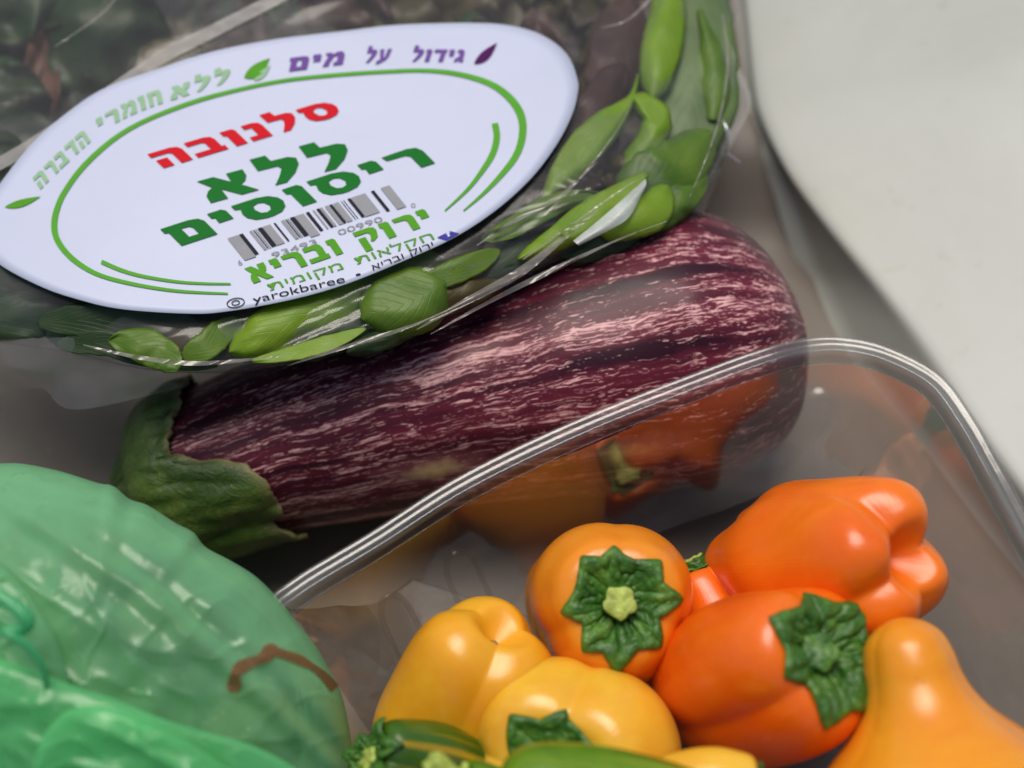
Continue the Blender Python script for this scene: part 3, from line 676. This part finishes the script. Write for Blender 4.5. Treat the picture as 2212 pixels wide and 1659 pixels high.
GL = {
 'ר': (.9, [[(0, .98), (.62, 1), (.82, .93), (.9, .72), (.9, 0), (.56, 0), (.56, .62), (.48, .73), (.04, .76)]]),
 'י': (.42, [[(0, 1), (.34, 1), (.42, .88), (.42, .45), (.06, .45), (.08, .72), (0, .74)]]),
 'ו': (.44, [[(0, 1), (.36, 1), (.44, .88), (.44, 0), (.09, 0), (.09, .70), (0, .74)]]),
 'ס': (1.08, [[(0, 1), (.62, 1), (.88, .92), (1.04, .72), (1.08, .5), (1.02, .25), (.86, .07), (.62, 0), (.46, 0), (.22, .08), (.09, .28), (.07, .5), (.12, .74), (0, .78)], [(.42, .70), (.38, .5), (.44, .30), (.56, .24), (.68, .30), (.74, .5), (.68, .70), (.56, .76)]]),
 'ם': (.98, [[(0, 1), (.68, 1), (.90, .93), (.98, .75), (.98, 0), (.09, 0), (.09, .72), (0, .76)], [(.40, .74), (.58, .72), (.64, .62), (.64, .27), (.40, .27)]]),
 'ל': (.84, [[(0, 1.30), (.32, 1.30), (.36, 1.02), (.70, 1.0), (.84, .88), (.82, .62), (.66, .30), (.40, 0), (.16, 0), (.34, .32), (.46, .60), (.42, .74), (.02, .76)]]),
 'א': (1.0, [[(0, 1), (.34, 1), (.60, .62), (.60, 1), (.94, 1), (.94, .72), (.86, .52), (.74, .42), (1.0, 0), (.64, 0), (.34, .44), (.36, 0), (.0, 0), (.0, .30), (.08, .48), (.20, .60)]]),
 'ב': (.96, [[(0, 1), (.62, 1), (.80, .92), (.86, .74), (.86, .26), (.96, .26), (.96, 0), (0, 0), (0, .26), (.52, .26), (.52, .66), (.44, .74), (0, .74)]]),
 'נ': (.62, [[(.06, 1), (.42, 1), (.58, .9), (.62, .72), (.62, 0), (0, 0), (0, .26), (.28, .26), (.28, .74), (.06, .74)]]),
 'ה': (.98, [[(0, 1), (.70, 1), (.90, .92), (.98, .74), (.98, 0), (.62, 0), (.62, .64), (.54, .74), (0, .74)], [(.05, .52), (.40, .52), (.40, 0), (.05, 0)]]),
 'ח': (.95, [[(0, 1), (.7, 1), (.9, .92), (.95, .75), (.95, 0), (.6, 0), (.6, .64), (.54, .74), (.36, .74), (.36, 0), (.05, 0), (.05, .74), (0, .76)]]),
 'ד': (.95, [[(0, 1), (.95, 1), (.95, .76), (.88, .72), (.88, 0), (.52, 0), (.52, .74), (0, .74)]]),
 'מ': (1.0, [[(0, 1), (.3, 1), (.42, .86), (.6, 1), (.78, 1), (.94, .88), (1, .7), (1, 0), (.52, 0), (.52, .26), (.66, .26), (.66, .64), (.58, .72), (.48, .66), (.34, .3), (.3, 0), (0, 0), (.08, .4), (.2, .68), (.08, .8)]]),
 'ע': (.95, [[(0, 1), (.34, 1), (.46, .4), (.58, .36), (.62, 1), (.95, 1), (.88, .4), (.7, .12), (.2, -.15), (0, -.15), (0, .1), (.24, .2)]]),
 'ג': (.72, [[(.05, 1), (.4, 1), (.55, .9), (.6, .7), (.62, .4), (.7, 0), (.38, 0), (.32, .2), (.2, 0), (0, 0), (0, .26), (.18, .36), (.27, .5), (.26, .7), (.05, .74)]]),
 'ק': (.96, [[(0, 1), (.70, 1), (.90, .92), (.96, .72), (.86, .34), (.62, .16), (.48, .20), (.60, .46), (.62, .64), (.54, .74), (0, .74)], [(.06, .54), (.38, .54), (.38, -.30), (.06, -.30)]]),
}
def block(t, gap=.17):
    cu = bpy.data.curves.new('t', 'CURVE'); cu.dimensions = '2D'; cu.fill_mode = 'BOTH'; x = 0
    for ch in t:
        w_, cs = GL[ch]
        for c_ in cs:
            sp = cu.splines.new('POLY'); sp.points.add(len(c_) - 1); sp.use_cyclic_u = True
            for p_, q_ in zip(sp.points, c_): p_.co = (x + q_[0], q_[1], 0, 1)
        x += w_ + gap
    o = bpy.data.objects.new('t', cu); COL.objects.link(o); dg = bpy.context.evaluated_depsgraph_get()
    me = bpy.data.meshes.new_from_object(o.evaluated_get(dg)); bpy.data.objects.remove(o)
    vs_ = np.array([tuple(p.co)[:2] for p in me.vertices]); fs = [tuple(p.vertices) for p in me.polygons]
    keep = [f for f in fs]; bpy.data.meshes.remove(me); return vs_, keep
def word(txt, bl, br, down, mat, bold=0.0, heb=True, hgt=None, arc=0, custom=False):
    """bl, br = baseline ends; down = picture vector from cap line to baseline"""
    t = txt[::-1] if heb else txt
    vs_, fs = block(t) if custom else glyphs(t, bold)
    if custom: hgt = 1.0
    x0, x1 = vs_[:, 0].min(), vs_[:, 0].max(); H = hgt or (.62 if heb else .72)
    bl, br, down = map(lambda q: np.array(q, float), (bl, br, down)); out = []
    for x, y in vs_:
        s_ = (x - x0) / (x1 - x0); p = bl + (br - bl) * s_ - down * (y / H); p = p + np.array((0, -arc * 4 * s_ * (1 - s_)))
        out.append(on_label(p[0], p[1]))
    o = mesh_obj('lettering', out, fs, mat, lab, smooth=False); return o
def poly(name, pts, mat, dd=.0):
    C = np.mean(pts, 0); out = [on_label(*C)] + [on_label(*p) for p in pts]
    return mesh_obj(name, out, [(0, 1 + i, 1 + (i + 1) % len(pts)) for i in range(len(pts))], mat, lab, smooth=False)
def ring(pts, mat): return grid_obj('printed_arc', strip(pts, fD, 1.0, POFF), mat, lab)
ring([(492, 634, 4), (399, 629.5, 6), (330, 621, 7), (260, 607, 8), (208, 591, 9), (167, 567, 11), (139, 541, 12), (121, 512, 13), (117, 480, 13), (125, 445, 12), (142, 410, 11), (181, 358, 11), (243, 302, 10), (312, 261, 9), (417, 220, 9), (521, 192, 8), (625, 172, 8), (746, 160, 8),
      (842, 154, 8), (912, 152, 8), (981, 158, 10), (1051, 177, 12), (1096, 206, 15), (1124, 245, 17), (1129, 288, 16), (1116, 333, 14), (1085, 375, 11), (1044, 418, 7), (1001, 455, 3)], I_ring)
ring([(1069, 266, 14), (1073, 296, 14), (1064, 332, 13), (1040, 371, 10), (1009, 410, 7), (961, 455, 3)], I_ring)
ring([(219, 565, 9), (264, 584, 8), (312, 597, 7), (382, 608, 6), (440, 612, 5), (498, 613, 4)], I_ring)
word('סלנובה', (350, 364), (744, 246), (32, 31), I_red, 0, custom=True)
word('ללא', (455, 438), (772, 352), (30, 46), I_dg, 0, custom=True)
word('ריסוסים', (384, 533), (940, 352), (38, 38), I_dg, 0, custom=True)
word('ירוק', (782, 535), (937, 482), (21, 32), I_lg, 0, custom=True)
word('ובריא', (548, 612), (742, 546), (21, 32), I_lg, 0, custom=True)
word('חקלאות', (772, 571), (939, 516), (9, 14), I_lg, 0)
word('מקומית', (584, 628), (743, 580), (9, 14), I_lg, 0)
word('yarokbaree', (548, 655), (746, 609), (5, 16), I_blk, .0, heb=False, hgt=.72)
word('•', (770, 600), (781, 597), (4, 12), I_blk, .0, heb=False)
word('ירוק ובריא', (806, 584), (938, 533), (5, 11), I_blk, 0)
word('ללא', (368, 217), (496, 176), (-2, 29), I_pale, 0, custom=True)
word('חומרי', (212, 288), (352, 222), (6, 30), I_pale, 0, custom=True, arc=6)
word('הדברה', (86, 410), (196, 305), (16, 26), I_pale, 0, custom=True, arc=2)
word('מים', (620, 155), (740, 139), (-7, 30), I_pu, 0, custom=True)
word('על', (785, 136), (838, 133), (-9, 28), I_pu, 0, custom=True)
word('גידול', (885, 133), (1000, 134), (-9, 27), I_pu, 0, custom=True)
def leafshape(p0, p1, w, mat, side=1.0):
    p0 = np.array(p0, float); p1 = np.array(p1, float); d = p1 - p0; n_ = np.array((-d[1], d[0])) / np.linalg.norm(d); a = []
    for t in np.linspace(0, 1, 12): a.append(p0 + d * t + n_ * w * math.sin(math.pi * t ** .8) * side)
    for t in np.linspace(1, 0, 12)[1:-1]: a.append(p0 + d * t - n_ * w * .55 * math.sin(math.pi * t ** .8))
    poly('printed_leaf', a, mat)
leafshape((1024, 138), (1074, 92), 13, I_dp); leafshape((527, 168), (583, 125), 17, I_lg); leafshape((548, 174), (585, 140), 9, I_pale)
leafshape((10, 447), (88, 424), 10, I_lg)
# barcode in a slanted frame
BTL, BTR, BBL = np.array((491, 515.)), np.array((841, 400.)), np.array((527, 560.))
ex, ey = BTR - BTL, BBL - BTL
def bq(x0, x1, y0, y1, mat):
    poly('barcode_bar', [BTL + ex * x0 + ey * y0, BTL + ex * x1 + ey * y0, BTL + ex * x1 + ey * y1, BTL + ex * x0 + ey * y1], mat)
for x0, x1, y1, m in [(0, .07, 1.05, I_gry), (.071, .095, .97, I_blk), (.135, .152, .9, I_gry), (.158, .164, .9, I_blk), (.170, .178, .9, I_gry), (.185, .213, .88, I_blk), (.215, .265, .88, I_gry), (.285, .296, .86, I_blk), (.33, .352, .88, I_gry), (.357, .363, .88, I_blk), (.368, .378, .88, I_gry),
                      (.384, .412, .88, I_blk), (.414, .47, 1.0, I_gry), (.483, .503, .88, I_blk), (.525, .535, .88, I_gry), (.548, .566, .88, I_blk), (.568, .585, .88, I_gry), (.60, .625, .88, I_gry), (.628, .645, .88, I_blk), (.65, .685, .88, I_gry), (.70, .704, .88, I_blk), (.715, .719, .88, I_blk), (.74, .758, .88, I_blk), (.76, .85, .9, I_gry), (.885, .905, .97, I_blk), (.945, 1.0, 1.02, I_gry)]:
    bq(x0, x1, 0, y1, m)
word('6', (516, 573), (524, 571), (4, 11), I_gry, 0, False); word('93493', (590, 557), (686, 526), (6, 11), I_gry, 0, False); word('00990', (733, 508), (828, 477), (6, 11), I_gry, 0, False); word('0', (890, 449), (899, 446), (4, 9), I_gry, 0, False)
# small square icon with an f, and the round-cornered camera outline
poly('printed_icon', [(944, 513), (972, 499), (992, 504), (966, 519)], I_blue)
word('f', (966, 513), (976, 507), (4, 12), M_paper, .03, False)
for nm in ['lettering']: pass
lastf = [o for o in lab.children if o.name.startswith('lettering')][-1]
for vx in lastf.data.vertices:
    vx.co = Vector(tuple(np.array(vx.co) - FV * .0003))
def ringline(cx, cy, a, b_, sh, wd, mat):
    pts = [(cx + a * math.cos(t) + sh * math.sin(t), cy + b_ * math.sin(t) - .28 * a * math.cos(t), wd) for t in np.linspace(0, 2 * math.pi, 17)]
    grid_obj('printed_icon', strip(pts, fD, 1.0, POFF), mat, lab)
ringline(509, 654, 18, 9, 5, 2, I_blk); ringline(509, 654, 8, 4.5, 2, 2, I_blk)

# ------------------------------------------------------------------ lettuce inside the bag
lt_ = thing('lettuce', 'loose green and dark red salad leaves packed in the clear bag', 'lettuce')
def leaf(mid, widths, mat, cup=.0, ruffle=.0, seed=0, parent=None, n=26, m=13, lump=.0006, twist=0, wn=.12):
    P = catmull(mid, n); Wd = np.interp(np.linspace(0, 1, n), np.linspace(0, 1, len(widths)), widths)
    T = np.gradient(P[:, :2], axis=0); T /= np.linalg.norm(T, axis=1)[:, None] + 1e-9
    G = np.zeros((n, m, 3)); A = np.zeros((n, m, 3))
    for i in range(n):
        nn = np.array((-T[i, 1], T[i, 0])); t = i / (n - 1)
        for j in range(m):
            sgn = (j / (m - 1)) * 2 - 1; wd = Wd[i] * (1 + wn * noise.noise(Vector((t * 4, np.sign(sgn) * 2, seed))) + .11 * noise.noise(Vector((t * 14, np.sign(sgn), seed + 2))))
            u = P[i, 0] + nn[0] * sgn * wd; v = P[i, 1] + nn[1] * sgn * wd; floor_d = float(fD(u, v)) + .0028
            d = P[i, 2] + cup * sgn * sgn + twist * sgn + ruffle * noise.noise(Vector((t * 7, sgn * 1.5, seed * 1.3))) * abs(sgn)
            G[i, j] = W(u, v, max(d, floor_d) + lump * noise.noise(Vector((u * .022, v * .022, seed)))); A[i, j] = (t, sgn, 0)
    o = grid_obj('leaf', G, mat, parent, attr=A); solid(o, .00035, 0); return o
rnd = random.Random(11)
mats = [L_red, L_dark, L_red, L_brn, L_dark]
k_ = 0
for gy in range(-260, 780, 105):
    for gx in range(-300, 1640, 140):
        u = gx + rnd.uniform(-60, 60); v = gy + rnd.uniform(-40, 40)
        a_ = math.atan2(v - BC[1], u - BC[0]); j = np.argmin(np.abs((np.arctan2(BO[:, 1] - BC[1], BO[:, 0] - BC[0]) - a_ + math.pi) % (2 * math.pi) - math.pi))
        if np.hypot(u - BC[0], v - BC[1]) > np.hypot(*(BO[j] - BC)) * .84: continue
        if inlabel(u, v) < .5 and rnd.random() < .6: continue
        ang = rnd.uniform(-.8, .3) if v > 350 else rnd.uniform(0, 6.28); L = rnd.uniform(110, 190) * (1 if v < 350 else .8); d0 = float(fD(u, v)) + (rnd.uniform(.014, .024) if v > 350 else rnd.uniform(.022, .060))
        dx, dy = math.cos(ang) * L, math.sin(ang) * L
        mt = mats[rnd.randrange(5)]
        if v < 200 and u < 520: mt = rnd.choice([L_dark, L_brn, L_brn, L_dark, L_brn, L_dark])
        if v < 80 and u > 700: mt = rnd.choice([L_brn, L_red, L_brn])
        w_ = rnd.uniform(.7, 1.2) * (1.25 if v < 350 else .8)
        leaf([(u - dx, v - dy, d0 + .006), (u - dx * .3, v - dy * .3 + 18, d0), (u + dx * .4, v + dy * .4 - 10, d0 - .001), (u + dx, v + dy, d0 + .006)], [14 * w_, 46 * w_, 84 * w_, 92 * w_, 60 * w_, 14 * w_], mt, cup=rnd.uniform(-.005, .008), ruffle=.016, seed=k_, parent=lt_, lump=0, wn=.2); k_ += 1
def hero(mid, widths, mat, dd=.006, **kw):
    if len(widths) > 3 and kw.get('seed') not in (104, 107, 112, 103):
        mw = max(widths); tt_ = np.linspace(0, 1, 9); widths = [float(.5 * np.interp(t_, np.linspace(0, 1, len(widths)), widths) + .55 * mw * math.sqrt(max(0, 1 - abs(2 * t_ - 1) ** 3))) for t_ in tt_]
    leaf([(u, v, float(fD(u, v)) + dd + e_) for u, v, e_ in mid], widths, mat, parent=lt_, **kw)
hero([(1500, -100, .004), (1492, 40, .002), (1494, 150, .001), (1488, 250, .003), (1462, 370, .006)], [56, 70, 84, 96, 100, 84, 40], L_grey, .009, cup=.005, seed=101, ruffle=.003)
hero([(1452, -60, 0), (1440, 40, -.001), (1424, 130, -.001), (1408, 215, .003)], [10, 26, 42, 40, 30, 12], L_bright, .005, seed=102, cup=.003)
hero([(1510, 20, 0), (1530, 90, 0), (1545, 170, .001), (1540, 260, .004)], [3, 14, 26, 32, 14], L_mid, .007, seed=103, cup=.002)
hero([(1379, 160, .003), (1362, 215, 0), (1318, 262, -.001), (1262, 320, -.001), (1215, 380, 0), (1178, 432, .003)], [2, 5, 18, 34, 40, 36, 26, 8], L_bright, .002, seed=104, cup=.003, ruffle=.002)
hero([(1362, 205, 0), (1398, 232, -.002), (1418, 268, -.001), (1395, 320, .002), (1340, 360, .006)], [3, 22, 30, 32, 28, 10], L_bright, .003, seed=105, cup=.004, ruffle=.002)
hero([(1330, 440, .006), (1400, 400, .002), (1470, 355, .001), (1535, 285, .004)], [26, 56, 66, 60, 40, 10], L_mid, .006, seed=106, cup=.003, ruffle=.002)
hero([(1120, 560, .003), (1220, 505, 0), (1310, 440, -.001), (1398, 375, 0)], [4, 22, 34, 34, 20, 3], L_bright, .001, seed=107, cup=.003)
hero([(1290, 500, .002), (1350, 485, 0), (1410, 455, 0), (1440, 400, .002)], [6, 28, 38, 36, 12], L_bright, .004, seed=108, cup=.002)
hero([(1040, 520, .002), (1110, 490, 0), (1200, 440, 0), (1300, 420, .002)], [3, 12, 24, 24, 16, 3], L_mid, .004, seed=109, ruffle=.003)
hero([(880, 640, .002), (950, 600, 0), (1020, 572, 0), (1080, 540, .001)], [3, 18, 26, 20, 2], L_mid, .004, seed=119)
hero([(962, 610, .002), (925, 632, 0), (880, 655, -.001), (820, 672, .001), (780, 690, .004)], [18, 58, 70, 66, 50, 16], L_mid, .002, seed=110, cup=.005, ruffle=.001, wn=.04)
hero([(835, 615, .004), (740, 650, .001), (640, 690, 0), (560, 730, 0), (495, 760, .003)], [12, 40, 58, 56, 44, 30, 8], L_bright, .004, seed=111, cup=.003, ruffle=.003)
hero([(790, 710, .001), (720, 738, -.001), (630, 764, 0), (545, 780, .002)], [2, 12, 18, 17, 12, 3], L_bright, .001, seed=112, ruffle=.001)
hero([(960, 560, .001), (880, 585, 0), (800, 625, 0), (700, 655, .001)], [6, 30, 40, 30, 8], L_mid, .007, seed=113)
hero([(235, 735, .002), (300, 745, 0), (350, 765, .001), (385, 800, .002)], [4, 26, 38, 30, 6], L_mid, .003, seed=114, ruffle=.002)
hero([(395, 775, .002), (440, 750, 0), (485, 715, .001), (520, 690, .002)], [6, 28, 30, 20, 3], L_mid, .004, seed=115)
hero([(80, 700, .002), (180, 690, 0), (300, 690, .001), (430, 700, .003)], [6, 30, 36, 26, 6], L_dark, .005, seed=116)
hero([(120, 745, .002), (220, 742, 0), (330, 770, .001), (470, 790, .003)], [6, 26, 26, 18, 6], L_dark, .008, seed=126)
hero([(-40, 410, .0), (10, 390, 0), (50, 372, 0), (80, 345, 0)], [10, 26, 28, 8], L_mid, .022, seed=117)
hero([(140, -60, .0), (95, 100, 0), (90, 230, 0), (75, 380, 0)], [14, 34, 36, 8], L_rust, .035, seed=118, ruffle=.01)
for q_, (u0, v0, an, L0, w0, mt, dd) in enumerate([(1380, 420, 2.3, 150, 60, L_brn, .012), (1330, 500, 2.7, 130, 44, L_dark, .010),
    (1210, 520, 2.75, 130, 36, L_dark, .010), (1090, 575, 2.7, 130, 36, L_dark, .009), (1280, 250, 2.1, 130, 44, L_red, .010), (1330, 120, 1.8, 130, 60, L_red, .016), (1240, 400, 2.3, 110, 40, L_red, .009), (980, 640, 2.8, 120, 36, L_brn, .008), (700, 730, 2.9, 150, 40, L_dark, .009), (560, 720, 3.0, 140, 46, L_dark, .009),
    (420, 740, 3.1, 140, 44, L_brn, .010), (250, 715, 3.2, 150, 44, L_dark, .010), (60, 680, 3.3, 150, 50, L_dark, .012), (640, 690, 2.8, 120, 40, L_red, .010), (850, 720, 2.75, 110, 26, L_dark, .010), (20, 620, 3.2, 140, 50, L_dark, .014), (1460, 440, 2.4, 90, 34, L_mid, .010), (1150, 470, 2.5, 100, 30, L_brn, .008)]):
    dx, dy = math.cos(an) * L0, -math.sin(an) * L0 * -1
    dx, dy = math.cos(an) * L0, math.sin(an) * L0
    if an > 2.5: dy = -abs(math.sin(an)) * L0; dx = abs(dx)
    else: dx, dy = -abs(dx), abs(dy)
    hero([(u0 - dx, v0 - dy, .003), (u0 - dx * .3, v0 - dy * .3, 0), (u0 + dx * .4, v0 + dy * .4, 0), (u0 + dx, v0 + dy, .004)], [w0 * .2, w0 * .8, w0, w0 * .95, w0 * .6, w0 * .12], mt, dd, seed=200 + q_, cup=.003, ruffle=.003)

# ------------------------------------------------------------------ green carrier bag
gb = thing('green_bag', 'crumpled translucent green plastic bag with a brown printed squiggle', 'plastic bag')
def gD(u, v):
    u = np.asarray(u, float); v = np.asarray(v, float)
    return .398 + ((u - 300) / 1000) ** 2 * .03 + ((v - 1450) / 700) ** 2 * .03
go = [(-60, 1003), (0, 1001), (50, 1002), (130, 1018), (210, 1043), (245, 1050), (280, 1078), (320, 1092), (380, 1130), (418, 1150), (445, 1182), (500, 1212), (552, 1245), (600, 1292), (640, 1342), (680, 1392), (708, 1440), (735, 1490), (752, 1560), (762, 1620), (772, 1700), (790, 1800), (720, 1980), (400, 2060), (0, 2050), (-350, 1900), (-480, 1500), (-380, 1120), (-200, 1020)]
GO = catmull(go, 320, closed=True); GC = np.array((180., 1500.))
def gw(u, v):
    u = float(u); v = float(v)
    a = .0030 * noise.noise(Vector((u * .0035, v * .0035, 1))) + .0010 * noise.noise(Vector((u * .016, v * .016, 8)))
    k = v - u * .85; l_ = u + v * .85
    near = max(0, min(1, (v - 1150 - 0) / 300))
    a -= .0014 * ridge(l_ * .0014, k * .006, 4, 4) + .0007 * ridge(u * .010, v * .010, 22, 5) * near
    return a
def gfold(u, v):       # long draped pleats parallel to the shoulder of the bag
    s_ = (v - 1000) - (u * .55 + u * u * .00035)
    return .0016 * math.sin(s_ * .055) * math.exp(-((s_ - 70) / 70) ** 2)
def gdepth(u, v, rr): return float(gD(u, v)) + .030 * (1 - math.sqrt(max(0, 1 - rr ** 3.2))) + gw(u, v) * (1 - .6 * rr ** 6) + gfold(u, v)
NR = 70; G = np.zeros((NR * 2 - 1, 320, 3))
for j in range(320):
    for i in range(NR):
        rho = i / (NR - 1); rr = 1 - (1 - rho) ** 1.3; u, v = GC + (GO[j] - GC) * rr; G[i, j] = W(u, v, gdepth(u, v, rr))
    for i in range(1, NR):
        rho = 1 - i / (NR - 1); rr = 1 - (1 - rho) ** 1.3; u, v = GC + (GO[j] - GC) * rr
        G[NR - 1 + i, j] = W(u, v, float(gD(u, v)) + .030 + .035 * math.sqrt(max(0, 1 - rr ** 3)))
grid_obj('film', G, M_green, gb, cv=True)
GOa = np.arctan2(GO[:, 1] - GC[1], GO[:, 0] - GC[0])
def gat(u, v):
    a = math.atan2(v - GC[1], u - GC[0]); j = int(np.argmin(np.abs((GOa - a + math.pi) % (2 * math.pi) - math.pi)))
    return gdepth(u, v, min(1, np.hypot(u - GC[0], v - GC[1]) / np.hypot(*(GO[j] - GC))))
M_brown = film_mat('brown_print', tint=(.55, .45, .35), haze=.40, hazecol=(.40, .16, .09), rough=.4, bumpk=.2, base=0, fk=.2)
grid_obj('printed_squiggle', strip([(490, 1486, 12), (506, 1480, 32), (506, 1460, 22), (522, 1440, 30), (550, 1428, 22), (570, 1420, 28), (585, 1406, 34), (604, 1410, 20), (645, 1424, 22), (675, 1440, 15), (702, 1462, 20), (724, 1488, 22)], gat, 1.0, .0007), M_brown, gb)
# folded layers in front
def fold(edge, depth_fn, inner, mat, n=90, m=46, roll=.0035, name='folded_film', seed=0):
    """edge: curve in front whose lip is rolled over; inner: far curve where the layer goes on out of sight"""
    Ea = catmull(edge, n); Ib = catmull(inner, n); G = np.zeros((n, m, 3))
    for i in range(n):
        for j in range(m):
            t = j / (m - 1); u, v = Ea[i, :2] * (1 - t) + Ib[i, :2] * t
            lip = roll * (1 - math.sqrt(max(0, 1 - (1 - min(1, t * 4)) ** 2)))
            w_ = .0028 * noise.noise(Vector((u * .006, v * .006, seed))) - .0022 * ridge((u + v * .4) * .003, (v - .4 * u) * .010, seed + 3, 4) - .001 * ridge(u * .012, v * .02, seed + 6, 4)
            G[i, j] = W(u, v, depth_fn(u, v) + lip + w_ * min(1, t * 5))
    return grid_obj(name, G, mat, gb)
fold([(-80, 1165), (0, 1222), (40, 1262), (85, 1320), (118, 1375), (138, 1430), (150, 1480), (152, 1560)], lambda u, v: float(gD(u, v)) - .010 + max(0, u - 60) * .00004, [(-200, 1300), (-180, 1350), (-160, 1400), (-140, 1450), (-120, 1500), (-100, 1560), (-80, 1620), (-60, 1700)], M_green, seed=3)
fold([(-80, 1400), (0, 1425), (70, 1447), (150, 1478), (250, 1512), (330, 1545), (420, 1575), (520, 1602), (600, 1636), (680, 1690), (760, 1760)], lambda u, v: float(gD(u, v)) - .016, [(-80, 1900), (0, 1905), (70, 1910), (150, 1915), (250, 1920), (330, 1925), (420, 1930), (520, 1935), (600, 1940), (680, 1945), (760, 1950)], M_green2, seed=6)
fold([(70, 1700), (80, 1620), (100, 1580), (130, 1548), (160, 1530), (230, 1525), (320, 1560), (420, 1610), (520, 1680)], lambda u, v: float(gD(u, v)) - .026, [(70, 1850), (100, 1860), (150, 1860), (200, 1860), (250, 1865), (300, 1865), (350, 1870), (420, 1870), (500, 1880)], M_green2, seed=9)
# knotted strand of film at the left
kn = catmull([W(-30, 1265, .380), W(10, 1295, .379), W(42, 1320, .378), (W(60, 1345, .378)), W(46, 1360, .379), W(10, 1362, .379), W(28, 1375, .378), W(70, 1405, .379), W(95, 1450, .381), W(100, 1490, .384)], 60)
kg = tube(kn, np.interp(np.linspace(0, 1, 60), [0, .3, .5, .8, 1], [.0016, .0018, .0012, .0009, .0006]), 12)
grid_obj('twisted_film', kg, green_film('green_twist', .85, (.10, .60, .25)), gb, cv=True)
# things in the green bag
M_pot = simple('dull_brown_produce_skin', (.38, .27, .17), .6, .3, 40, .5)
for (u, v, d, r, lab_) in ((215, 1215, .446, 92, 'dull brown lump seen through the shoulder of the green bag'), (345, 1345, .446, 100, 'dull brown lump seen through the middle of the green bag'), (540, 1600, .450, 110, 'dull brown lump seen low in the green bag near the peppers'), (60, 1560, .43, 110, 'dull brown lump behind the front folds of the green bag')):
    t = thing('potato', lab_, 'vegetable', 'brown lumps inside the green bag')
    rm = r * K * d; b = Body(W(u, v, d) - VC(.6, .5, 0) * rm, VC(.6, .5, .1), VC(0, 1, 0), [(0, 0), (rm * .05, rm * .45), (rm * .4, rm * .85), (rm * 1.1, rm), (rm * 1.7, rm * .8), (rm * 2.1, rm * .4), (rm * 2.15, 0)], rough=.004, n=40, seed=u)
    b.mesh('skin', M_pot, t, m=40)
